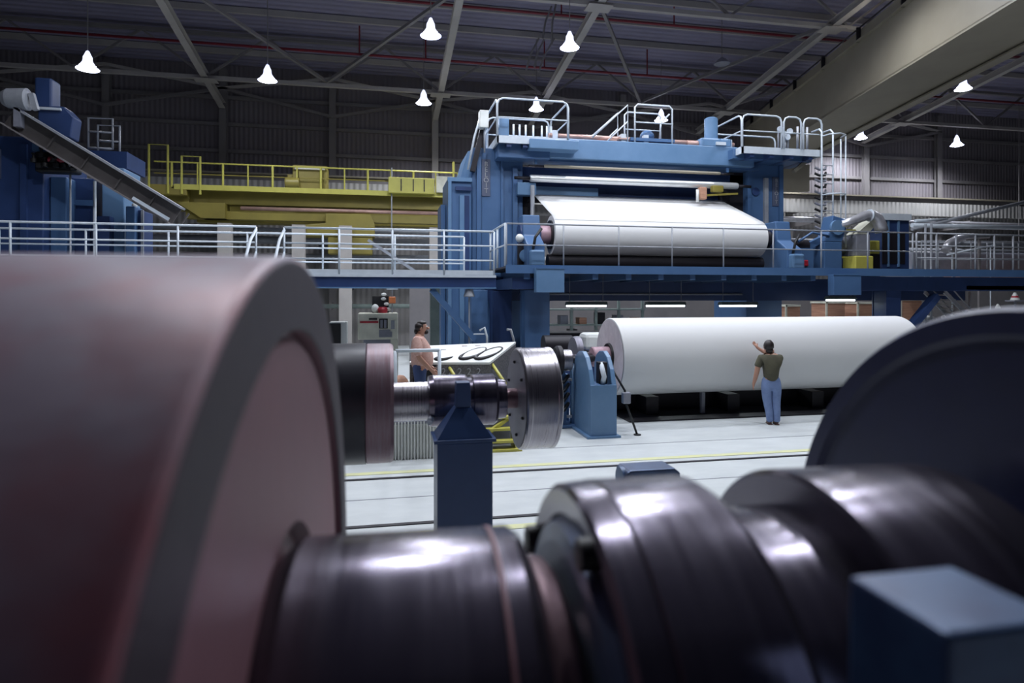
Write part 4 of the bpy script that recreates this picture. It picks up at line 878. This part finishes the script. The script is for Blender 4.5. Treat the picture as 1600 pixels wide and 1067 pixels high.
t = thing('handle_post', 'thin grey post with bent top right behind the control desk', 'post', (p.x, YK+1.3, ZP)); MB().tube([(.1, 0, 0), (.06, 0, p.z-ZP-.2), (0, 0, p.z-ZP), (-.08, 0, p.z-ZP)], .025, 8).build('stem', 'rail_dim', t)

YB = 17.5
t, hw, H = bx('electrical_cabinet', 'cream control cabinet with black and red lettering bars left of the left man', 'cabinet', 559, 622, 489, 531, YB, .8, 'cream', .03)
t['category'] = 'cabinet'; s = hw*2/64.0
def lp(px, py): return ((px-590.5)*s, (531-py)*s)
for (a, y0, c, y1, m, nm) in ((576, 496, 589, 499, 'black', 'black_caption'), (562, 501, 591, 504, 'red', 'red_caption'), (592, 497, 606, 513, 'black', 'meter_frame'), (594, 499, 598, 512, 'grey_box', 'meter'), (600, 499, 604, 512, 'grey_box', 'meter'), (592, 515, 610, 518, 'grey_box', 'switch_row'), (592, 518, 613, 527, 'grey_box', 'switch_panel'), (611, 500, 617, 514, 'rail_dim', 'indicator_column')):
    (x0_, z1_), (x1_, z0_) = lp(a, y0), lp(c, y1); MB().box(x0_, x1_, -.02 if nm != 'meter' else -.03, 0, z0_, z1_).build(nm, m, t)
zb_ = t.location.z
MB().box(-hw+.15, hw-.15, .05, .7, -zb_, 0).build('grey_base', 'grey_box', t); MB().box(hw-.2, hw, 0, .7, -zb_, 0).build('side_panel', 'cream', t)
p = at(598, 480, YB+.3)
t = thing('warning_light', 'black and white striped warning beacon with red base on the cream cabinet', 'beacon', (p.x, YB+.35, zb_+H))
MB().box(-.28, .16, -.05, .2, .0, .45).build('backplate', 'black', t); MB().ball((-.2, -.08, .12), .1, (1, .6, 1.2)).build('white_lens', 'white', t); plabel(MB().lathe([(0, .12), (.1, .14), (.16, .1), (.16, 0)], 20, (0, -.1, 0), 'Z').build('red_base', 'red', t), 'red base')
for i, (x, z) in enumerate(((.14, .10), (.10, .24), (.02, .38), (.03, .50))): MB().ball((x, -.1, z), .055, (1.3, .6, .8)).build('white_stripe', 'white', t)
t = thing('amber_lamp', 'small orange lamp on a thin pole right of the striped beacon', 'lamp', (X_(613, YB), YB+.2, zb_+H)); zt = Z_(467, 613, YB)-zb_-H
MB().tube([(0, 0, 0), (0, 0, zt+.45)], .015, 6).build('pole', 'rail_dim', t); MB().box(-.09, .09, -.08, .08, zt-.12, zt+.06).build('orange_lens', 'orange', t, .02); MB().box(-.15, .15, -.03, .03, zt+.25, zt+.30).build('cross_arm', 'rail', t)
t, hw, H = bx('monitor_cabinet', 'small black-fronted cabinet with white side left of the cream cabinet', 'cabinet', 514, 542, 503, 546, YB-.5, .6, 'white', .02)
MB().box(-hw, hw-.15, -.03, 0, .05, H-.04).build('black_front', 'black', t); MB().box(-hw, hw, 0, .6, -t.location.z, 0).build('base', 'grey_box', t)
t = thing('work_bench', 'pale low bench behind the left man beside the brown bag', 'bench', (X_(622, 12.6), 12.6, ZP)); MB().box(-.3, .5, 0, .5, .32, .38).build('bench_top', 'white', t); 
for x in (-.28, .44): MB().box(x, x+.04, .02, .48, 0, .32).build('leg', 'rail_dim', t)
t = thing('brown_bag', 'crumpled brown bag beside the left man', 'bag', (X_(624, 11.3), 11.3, ZP)); b = MB(); b.ball((0, 0, .35), .22, (1, .8, 1.5)); 
for v in b.bm.verts: v.co += Vector((random.uniform(-.02, .02),)*3)
b.build('sack', 'tan', t)
t = thing('blue_bucket', 'small dark blue bucket beside the left man\'s legs', 'bucket', (X_(634, 10.95), 10.95, ZP)); MB().lathe([(0, 0), (0, .11), (.26, .14), (.26, .13), (.02, .1), (.02, 0)], 20, axis='Z').build('pail', 'denim_dark', t)
MB().tube([(-.14, 0, .25), (0, 0, .38), (.14, 0, .25)], .008, 6).build('handle', 'rail_dim', t)

# ------------------------------------------------------------------ middle reel spool on its stand
def spool_part(prof, name, m, t, n=128, lab=None):
    o = MB().lathe(prof, n).build(name, m, t)
    if lab: plabel(o, lab)
    return o
YS = 6.27; zS = 1.645
X0 = at(807, 622, YS).x
def sx(px): return X_(px, YS)-X0
t = thing('reel_spool', 'steel reel spool with big grey disc in the middle distance on a blue stand', 'reel spool', (X0, YS, zS))
# silhouettes are read at the near edge of the drums
spool_part([(-2.7, 0), (-2.7, .57), (sx(572), .57), (sx(572), .555)], 'drum', 'black_drum', t, lab='black drum')
spool_part([(sx(572), .555), (sx(572)+.015, .565), (sx(614)-.03, .565), (sx(614), .55), (sx(614), .18)], 'drum_rim', 'drum_pink', t, lab='pinkish steel rim of the drum')
spool_part([(sx(614), .185), (sx(668), .185)], 'journal', 'ring_steel', t, lab='shiny journal')
spool_part([(sx(668), .185), (sx(669), .24), (sx(676), .25), (sx(727), .25), (sx(727), .22), (sx(737), .22), (sx(737), .25), (sx(770), .25), (sx(774), .23), (sx(774), .20), (sx(788), .19), (sx(790), .10)], 'bearing_housing', 'shaft', t)
spool_part([(sx(788), .10), (.0, .10)], 'neck', 'shaft_rust', t)
spool_part([(0, .0), (0, .49), (.015, .505), (.05, .505), (.06, .50), (.30, .50), (.31, .505), (.34, .505), (.35, .49), (.35, 0)], 'rim', 'ring_steel', t, lab='bright ribbed steel rim')
spool_part([(-.004, .10), (-.004, .478)], 'disc_face', 'disc_steel', t, lab='dull grey disc face')
for k in range(6):
    a = k*PI/3+.4; MB().lathe([(-.03, 0), (-.02, .016), (0, .016)], 10, (-.0, .36*math.cos(a), .36*math.sin(a))).build('bolt', 'dark', t)
for k in range(2): MB().tube([(sx(671), -.2, -.12-.02*k), (sx(668), -.26, -.16)], .03, 8).build('grease_fitting', 'rail', t)
# the stand
def make_stand(label, x, y, ztop, zneck, zsh, wpost, wcol, dpost=.14, m='blue_navy'):
    t = thing('pedestal_stand', label, 'stand', (x, y, 0))
    h, w2 = wpost/2, wcol/2
    MB().prism([(-h, zneck), (h, zneck), (h*.92, ztop), (-h*.92, ztop)], -dpost/2, dpost/2).build('post', m, t, .006)
    b = MB(); lo_ = [b.bm.verts.new((sx_*w2, sy_*w2*.8, zsh)) for sx_, sy_ in ((-1, -1), (1, -1), (1, 1), (-1, 1))]; hi_ = [b.bm.verts.new((sx_*h*1.05, sy_*dpost/2*1.05, zneck)) for sx_, sy_ in ((-1, -1), (1, -1), (1, 1), (-1, 1))]
    b.bm.faces.new(lo_); b.bm.faces.new(hi_)
    for k in range(4): b.bm.faces.new((lo_[k], lo_[(k+1) % 4], hi_[(k+1) % 4], hi_[k]))
    b.build('tapered_neck', m, t)
    MB().box(-w2-.03, w2+.03, -w2*.8-.02, w2*.8+.02, zsh-.03, zsh).build('shoulder_plate', m, t, .005)
    MB().box(-w2, w2, -w2*.8, w2*.8, .03, zsh-.03).build('column', m, t, .01)
    MB().box(-w2-.1, w2+.1, -w2*.8-.1, w2*.8+.1, 0, .03).build('base_plate', m, t)
    return t
p = at(724, 640, 5.72)
make_stand('navy blue pedestal stand holding the middle reel spool', p.x, 5.78, Z_(598, 724, 5.7), Z_(637, 724, 5.7), Z_(686, 724, 5.6), .135, .49)
p = at(1014, 724, 4.6)
t = thing('support_stand', 'blue-grey pedestal top seen just above the foreground shaft', 'stand', (p.x+.03, 4.65, -.04))
MB().prism([(-.22, p.z-.02), (-.19, p.z+.0), (.17, p.z+.0), (.22, p.z-.04), (.22, p.z-.3), (-.22, p.z-.3)], -.08, .16).build('cap', 'blue_hub', t, .015)
MB().lathe([(-.235, 0), (-.235, .09), (-.2, .09), (-.2, 0)], 24, (0, .04, p.z-.09)).build('end_boss', 'blue', t); MB().box(-.2, .2, -.05, .15, 0, p.z-.3).build('column', 'blue_navy', t)

# ------------------------------------------------------------------ foreground reel spool
PHI = math.radians(8.9-11.5)
ayf = 1.129; azf = 1.85
t = thing('reel_spool', 'enormous rust-red roll and machined shaft with blue disc filling the foreground', 'reel spool', (-ayf*math.sin(PHI), ayf*math.cos(PHI), azf), PHI)
spool_part([(-3.2, 0), (-3.2, .869), (-.205, .869), (-.198, .866), (-.195, .860)], 'drum', 'red_roll', t, 256, 'rust-red drum with purplish wear')
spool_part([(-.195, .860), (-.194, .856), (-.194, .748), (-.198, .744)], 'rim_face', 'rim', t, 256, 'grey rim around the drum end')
spool_part([(-.198, .744), (-.225, .742), (-.225, .730), (-.21, .722), (-.21, .40), (-.24, .385), (-.24, .3)], 'end_face', 'red_face', t, 256, 'rusty pink recessed end face')
spool_part([(-.24, .33), (-.215, .355), (-.19, .372), (.135, .372), (.140, .367), (.145, .372), (.18, .372), (.197, .36), (.203, .345), (.205, .325)], 'journal', 'shaft', t, 256, 'dark machined journal with worn edges')
spool_part([(.203, .33), (.215, .318), (.245, .312), (.258, .298), (.262, .25)], 'collar', 'shaft_rust', t, 256, 'rusty pink stepped collar')
spool_part([(.138, .373), (.142, .3735), (.146, .373)], 'seam', 'red_face', t, 256, 'thin reddish seam')
spool_part([(.255, .22), (.277, .22)], 'spigot', 'shaft_rust', t, 128)
spool_part([(.29, .18), (.272, .34), (.276, .372), (.30, .385)], 'hub_disc', 'blue_hub', t, 256, 'worn bluish hub disc')
spool_part([(.31, .375), (.292, .39), (.286, .436), (.295, .446), (.345, .450), (.348, .446), (.352, .451), (.53, .452), (.55, .440), (.56, .40), (.56, .37)], 'bearing_housing', 'shaft', t, 256)
spool_part([(.56, .385), (.735, .385)], 'neck', 'shaft', t, 256)
spool_part([(.735, .37), (.735, .445), (.742, .455), (1.05, .455), (1.08, .43), (1.10, .36), (1.12, .30), (1.245, .30)], 'coupling_collar', 'shaft', t, 256)
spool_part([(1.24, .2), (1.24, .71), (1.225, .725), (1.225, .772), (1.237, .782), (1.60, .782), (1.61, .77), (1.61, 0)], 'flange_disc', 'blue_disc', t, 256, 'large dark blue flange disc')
for k, (a, r) in enumerate(((1.90, .41), (-2.5+PI, .41), (.6, .41), (3.3, .41))):
    y, z = r*math.cos(a), r*math.sin(a); MB().lathe([(.262, 0), (.262, .026), (.292, .028)], 12, (0, y, z)).build('bolt', 'black', t)
MB().box(.27, .30, .425, .475, .05, .12).build('lug', 'black', t, .006)
plabel(MB().box(.262, .285, -.38, -.35, .17, .23).build('clip', 'rail', t, .004), 'bright clip')
# foreground stand post beside the shaft
make_stand('dark blue stand post close to the camera in the lower right corner', .645, .625, 2.305, 1.66, 1.42, .165, .50, .145, 'blue_post')

# ------------------------------------------------------------------ people
def skinned(name, verts, edges, radii, m, parent, levels=2, root=0):
    me = bpy.data.meshes.new(name); me.from_pydata([Vector(v) for v in verts], edges, []); me.materials.append(M[m])
    o = bpy.data.objects.new(name, me); COL.objects.link(o); o.parent = parent
    sk = o.modifiers.new('skin', 'SKIN'); sk.use_smooth_shade = True
    if not me.skin_vertices: me.skin_vertices.new()
    for i, r in enumerate(radii):
        sv = me.skin_vertices[0].data[i]; sv.radius = r if isinstance(r, tuple) else (r, r); sv.use_root = (i == root)
    su = o.modifiers.new('sub', 'SUBSURF'); su.levels = levels; su.render_levels = levels
    return o
def chain(V, E_, R, start, pts, rads):
    prev = start
    for p_, r_ in zip(pts, rads):
        V.append(p_); R.append(r_); i = len(V)-1
        if prev is not None: E_.append((prev, i))
        prev = i
    return prev
def hand_chain(V, E_, R, wrist, wpos, d, side, curl):
    """palm and five fingers grown from the wrist; d = pointing direction, side = thumb side"""
    d = Vector(d).normalized(); side = Vector(side).normalized(); nrm = d.cross(side).normalized()
    w_ = Vector(wpos); palm = w_+d*.055
    pi = chain(V, E_, R, wrist, [palm], [(.034, .022)])
    for k, (off, L) in enumerate(((.028, .070), (.010, .078), (-.009, .072), (-.027, .056))):
        a = palm+d*.035+side*off; m1 = a+d*L*.5+nrm*curl*.35*L; e = m1+d*L*.45*(1-curl*.5)+nrm*curl*.6*L
        chain(V, E_, R, pi, [a, m1, e], [.0095, .0088, .0075])
    a = w_+d*.03+side*.035; chain(V, E_, R, pi, [a+d*.02+side*.012, a+d*.05+side*.022], [.011, .009])

def head(parent, c, face, r, m_hair, bald=False, beard=False, cap=False):
    """face = unit vector the person looks along"""
    f = Vector(face).normalized(); c = Vector(c); s = f.cross(Vector((0, 0, 1))).normalized()
    return f, s, c

# ---- man at the big roll, seen from behind
foot = atz(1205, 663, 0)
t = thing('person', 'man in olive t-shirt and jeans seen from behind, reaching up to the lower paper roll', 'person', (foot.x, foot.y, 0), math.radians(-20))
V, E_, R = [], [], []
pel = chain(V, E_, R, None, [(0, 0, .93)], [(.13, .10)])
ch = chain(V, E_, R, pel, [(-.01, 0, 1.10), (-.01, .01, 1.27), (-.01, .0, 1.40)], [(.14, .105), (.19, .13), (.14, .09)])
nk = chain(V, E_, R, ch, [(-.025, .02, 1.48), (-.04, .04, 1.56), (-.045, .045, 1.64), (-.045, .04, 1.70)], [(.062, .062), (.08, .087), (.084, .10), (.055, .065)])
lw = chain(V, E_, R, ch, [(-.20, 0, 1.38), (-.265, -.01, 1.22), (-.29, .0, 1.08), (-.315, .05, .92), (-.33, .08, .85)], [.072, .062, .054, .044, .033])
hand_chain(V, E_, R, lw, (-.33, .08, .85), (-.1, .15, -1), (0, 1, .1), .3)
rw = chain(V, E_, R, ch, [(.17, 0, 1.385), (.20, .14, 1.36), (.12, .30, 1.38), (-.05, .36, 1.48), (-.19, .38, 1.57)], [.072, .062, .054, .046, .033])
hand_chain(V, E_, R, rw, (-.19, .38, 1.57), (-.55, .2, .8), (.7, .3, .5), .1)
for s_ in (-1, 1):
    x = .09*s_
    chain(V, E_, R, pel, [(x, 0, .80), (x+.01, .01, .50), (x*.8+.03, -.02, .26), (x*.75+.035, -.03, .09), (x*.75+.03, .08, .04)], [(.105, .11), .072, .066, .045, (.042, .035)])
skinned('body', V, E_, R, 'skin', t)
V, E_, R = [], [], []
pe = chain(V, E_, R, None, [(0, 0, .84)], [(.195, .17)])
c2 = chain(V, E_, R, pe, [(-.01, 0, 1.15), (-.01, .0, 1.385)], [(.20, .155), (.165, .125)])
chain(V, E_, R, c2, [(-.02, .01, 1.46), (-.02, .01, 1.50)], [(.10, .085), (.075, .072)])
chain(V, E_, R, c2, [(-.20, 0, 1.385), (-.26, -.01, 1.24), (-.275, -.01, 1.19)], [.092, .085, .083]); chain(V, E_, R, c2, [(.17, 0, 1.39), (.205, .13, 1.36), (.18, .2, 1.36)], [.092, .085, .083])
skinned('t_shirt', V, E_, R, 'olive', t)
V, E_, R = [], [], []
pe = chain(V, E_, R, None, [(0, 0, .90)], [(.18, .155)]); chain(V, E_, R, pe, [(0, 0, 1.07)], [(.165, .13)])
for s_ in (-1, 1):
    x = .09*s_; chain(V, E_, R, pe, [(x, -.01, .78), (x+.01, .01, .50), (x*.8+.03, -.02, .26), (x*.75+.035, -.03, .12), (x*.75+.035, -.03, .05)], [(.125, .135), .095, .082, .076, .076])
skinned('jeans', V, E_, R, 'denim', t)
for s_ in (-1, 1):
    x = .09*.75*s_+.035; b = MB(); b.ball((x, .05, .045), .05, (1.0, 2.6, .95)); b.box(x-.045, x+.045, -.08, .17, 0, .02); b.build('shoe', 'shoe', t, .008)
b = MB(); b.ball((-.045, .018, 1.645), .108, (.95, 1.05, 1.12), 24); b.ball((-.045, -.035, 1.55), .075, (1.0, .6, .9), 16)
for v in b.bm.verts: v.co += Vector((math.sin(v.co.z*90), math.cos(v.co.x*80), math.sin(v.co.y*85)))*.004
b.build('hair', 'hair', t)
MB().ball((-.045, .155, 1.60), .018, (1, 1.2, 1.3)).build('nose', 'skin', t)
for s_ in (-1, 1):
    MB().ball((-.045+.034*s_, .135, 1.635), .012).build('eye', 'white', t); MB().ball((-.045+.088*s_, .045, 1.61), .024, (.5, 1, 1.4)).build('ear', 'skin', t)
MB().ball((-.045, .135, 1.565), .02, (1.3, .5, .4)).build('mouth', 'red_face', t)

# ---- man on the operator platform, seen from the side facing right
p = at(656, 500, 11.0)
t = thing('person', 'heavy balding man in a salmon shirt and dark jeans standing at the control desk', 'person', (p.x, 11.0, ZP), math.radians(-6))
k_ = (p.z-ZP)/1.72
def K(x, y, z): return (x*k_, y*k_, z*k_)
V, E_, R = [], [], []
pel = chain(V, E_, R, None, [K(0, 0, .92)], [(.12, .12)])
ch = chain(V, E_, R, pel, [K(.03, 0, 1.08), K(.0, 0, 1.25), K(-.02, 0, 1.38)], [(.14, .15), (.14, .15), (.12, .10)])
chain(V, E_, R, ch, [K(.0, 0, 1.46), K(.035, 0, 1.53), K(.045, 0, 1.61), K(.035, 0, 1.68)], [(.06, .06), (.078, .085), (.08, .10), (.05, .06)])
aw = []
for s_ in (-1, 1):
    wv = K(.20, .20*s_, .86)
    lw = chain(V, E_, R, ch, [K(-.03, .18*s_, 1.36), K(-.03, .25*s_, 1.20), K(.0, .27*s_, 1.07), K(.12, .24*s_, .95), wv], [.068, .056, .048, .04, .03])
    hand_chain(V, E_, R, lw, wv, (.6, -.1*s_, -.7), (.6, -.3*s_, .5), .4)
    chain(V, E_, R, pel, [K(0, .10*s_, .80), K(.02, .11*s_, .48), K(-.01, .12*s_, .25), K(-.02, .12*s_, .09), K(.10, .13*s_, .04)], [(.10, .11), .07, .062, .042, (.04, .035)])
skinned('body', V, E_, R, 'skin', t)
V, E_, R = [], [], []
pe = chain(V, E_, R, None, [K(.02, 0, .78)], [(.19, .20)])
c2 = chain(V, E_, R, pe, [K(.065, 0, 1.10), K(-.02, 0, 1.36)], [(.22, .23), (.165, .165)])
chain(V, E_, R, c2, [K(-.01, 0, 1.43), K(.0, 0, 1.47)], [(.10, .10), (.076, .076)])
for s_ in (-1, 1): chain(V, E_, R, c2, [K(-.03, .18*s_, 1.365), K(-.03, .245*s_, 1.21), K(-.02, .265*s_, 1.08)], [.10, .09, .085])
skinned('shirt', V, E_, R, 'plaid', t)
V, E_, R = [], [], []
pe = chain(V, E_, R, None, [K(.0, 0, .90)], [(.16, .165)]); chain(V, E_, R, pe, [K(.01, 0, 1.03)], [(.155, .16)])
for s_ in (-1, 1): chain(V, E_, R, pe, [K(0, .10*s_, .78), K(.02, .11*s_, .48), K(-.01, .12*s_, .25), K(-.02, .12*s_, .06)], [(.112, .118), .088, .08, .075])
skinned('jeans', V, E_, R, 'denim_dark', t)
for s_ in (-1, 1): b = MB(); b.ball(K(.06, .12*s_, .045), .05, (2.5, 1, .9)); b.box(-.08, .18, .12*s_*k_-.045, .12*s_*k_+.045, 0, .02); b.build('shoe', 'shoe', t)
b = MB(); c = Vector(K(-.005, 0, 1.60)); b.ball(c, .10, (.85, 1.02, .85), 20); b.ball(K(.03, 0, 1.67), .075, (1.1, 1, .5), 16); b.ball(K(-.06, 0, 1.52), .06, (.7, 1, 1), 12)
b.build('hair', 'hair', t)
MB().ball(K(.11, 0, 1.505), .045, (.9, 1.1, .9)).build('beard', 'hair', t)
MB().ball(K(.15, 0, 1.575), .02, (1.2, .8, 1.2)).build('nose', 'skin', t)
MB().ball(K(.145, 0, 1.53), .016, (.5, 1.5, .5)).build('mouth', 'red_face', t)
for s_ in (-1, 1): MB().ball(K(.122, .035*s_, 1.605), .012).build('eye', 'white', t); MB().ball(K(.02, .088*s_, 1.58), .024, (1, .5, 1.4)).build('ear', 'skin', t)

# lettering becomes real mesh
bpy.context.view_layer.update(); dg = bpy.context.evaluated_depsgraph_get()
for o in [o for o in S.objects if o.type == 'FONT']:
    me = bpy.data.meshes.new_from_object(o.evaluated_get(dg)); nm = o.name.split('.')[0]
    n_ = bpy.data.objects.new(nm, me); COL.objects.link(n_); n_.parent = o.parent; n_.location = o.location; n_.rotation_euler = o.rotation_euler
    bpy.data.objects.remove(o)

# smaller pieces hang under the part that carries them
def under(child, host):
    for t_ in [o for o in S.objects if o.parent is None]:
        hs = [c for c in t_.children if c.name.split('.')[0] == host]
        if hs:
            for c in [c for c in t_.children if c.name.split('.')[0] == child]: c.parent = hs[0]
for c_, h_ in (('lettering', 'name_plate'), ('digit', 'cabinet_body'), ('loop_mark', 'sloping_top'), ('curve_mark', 'sloping_top'), ('label_patch', 'sloping_top'), ('meter', 'meter_frame'), ('paint_chip', 'drum'),
               ('bolt', 'disc_face'), ('bolt', 'bearing_housing'), ('lug', 'bearing_housing'), ('clip', 'bearing_housing'), ('door_gap', 'casing'), ('white_stripe', 'backplate'), ('eye', 'hair'), ('lid_edge', 'housing'), ('stiffener', 'web'), ('top_lip', 'box_beam'), ('knob', 'column'), ('round_cap', 'column'), ('pale_rib', 'column')):
    if (c_, h_) != ('eye', 'hair'): under(c_, h_)
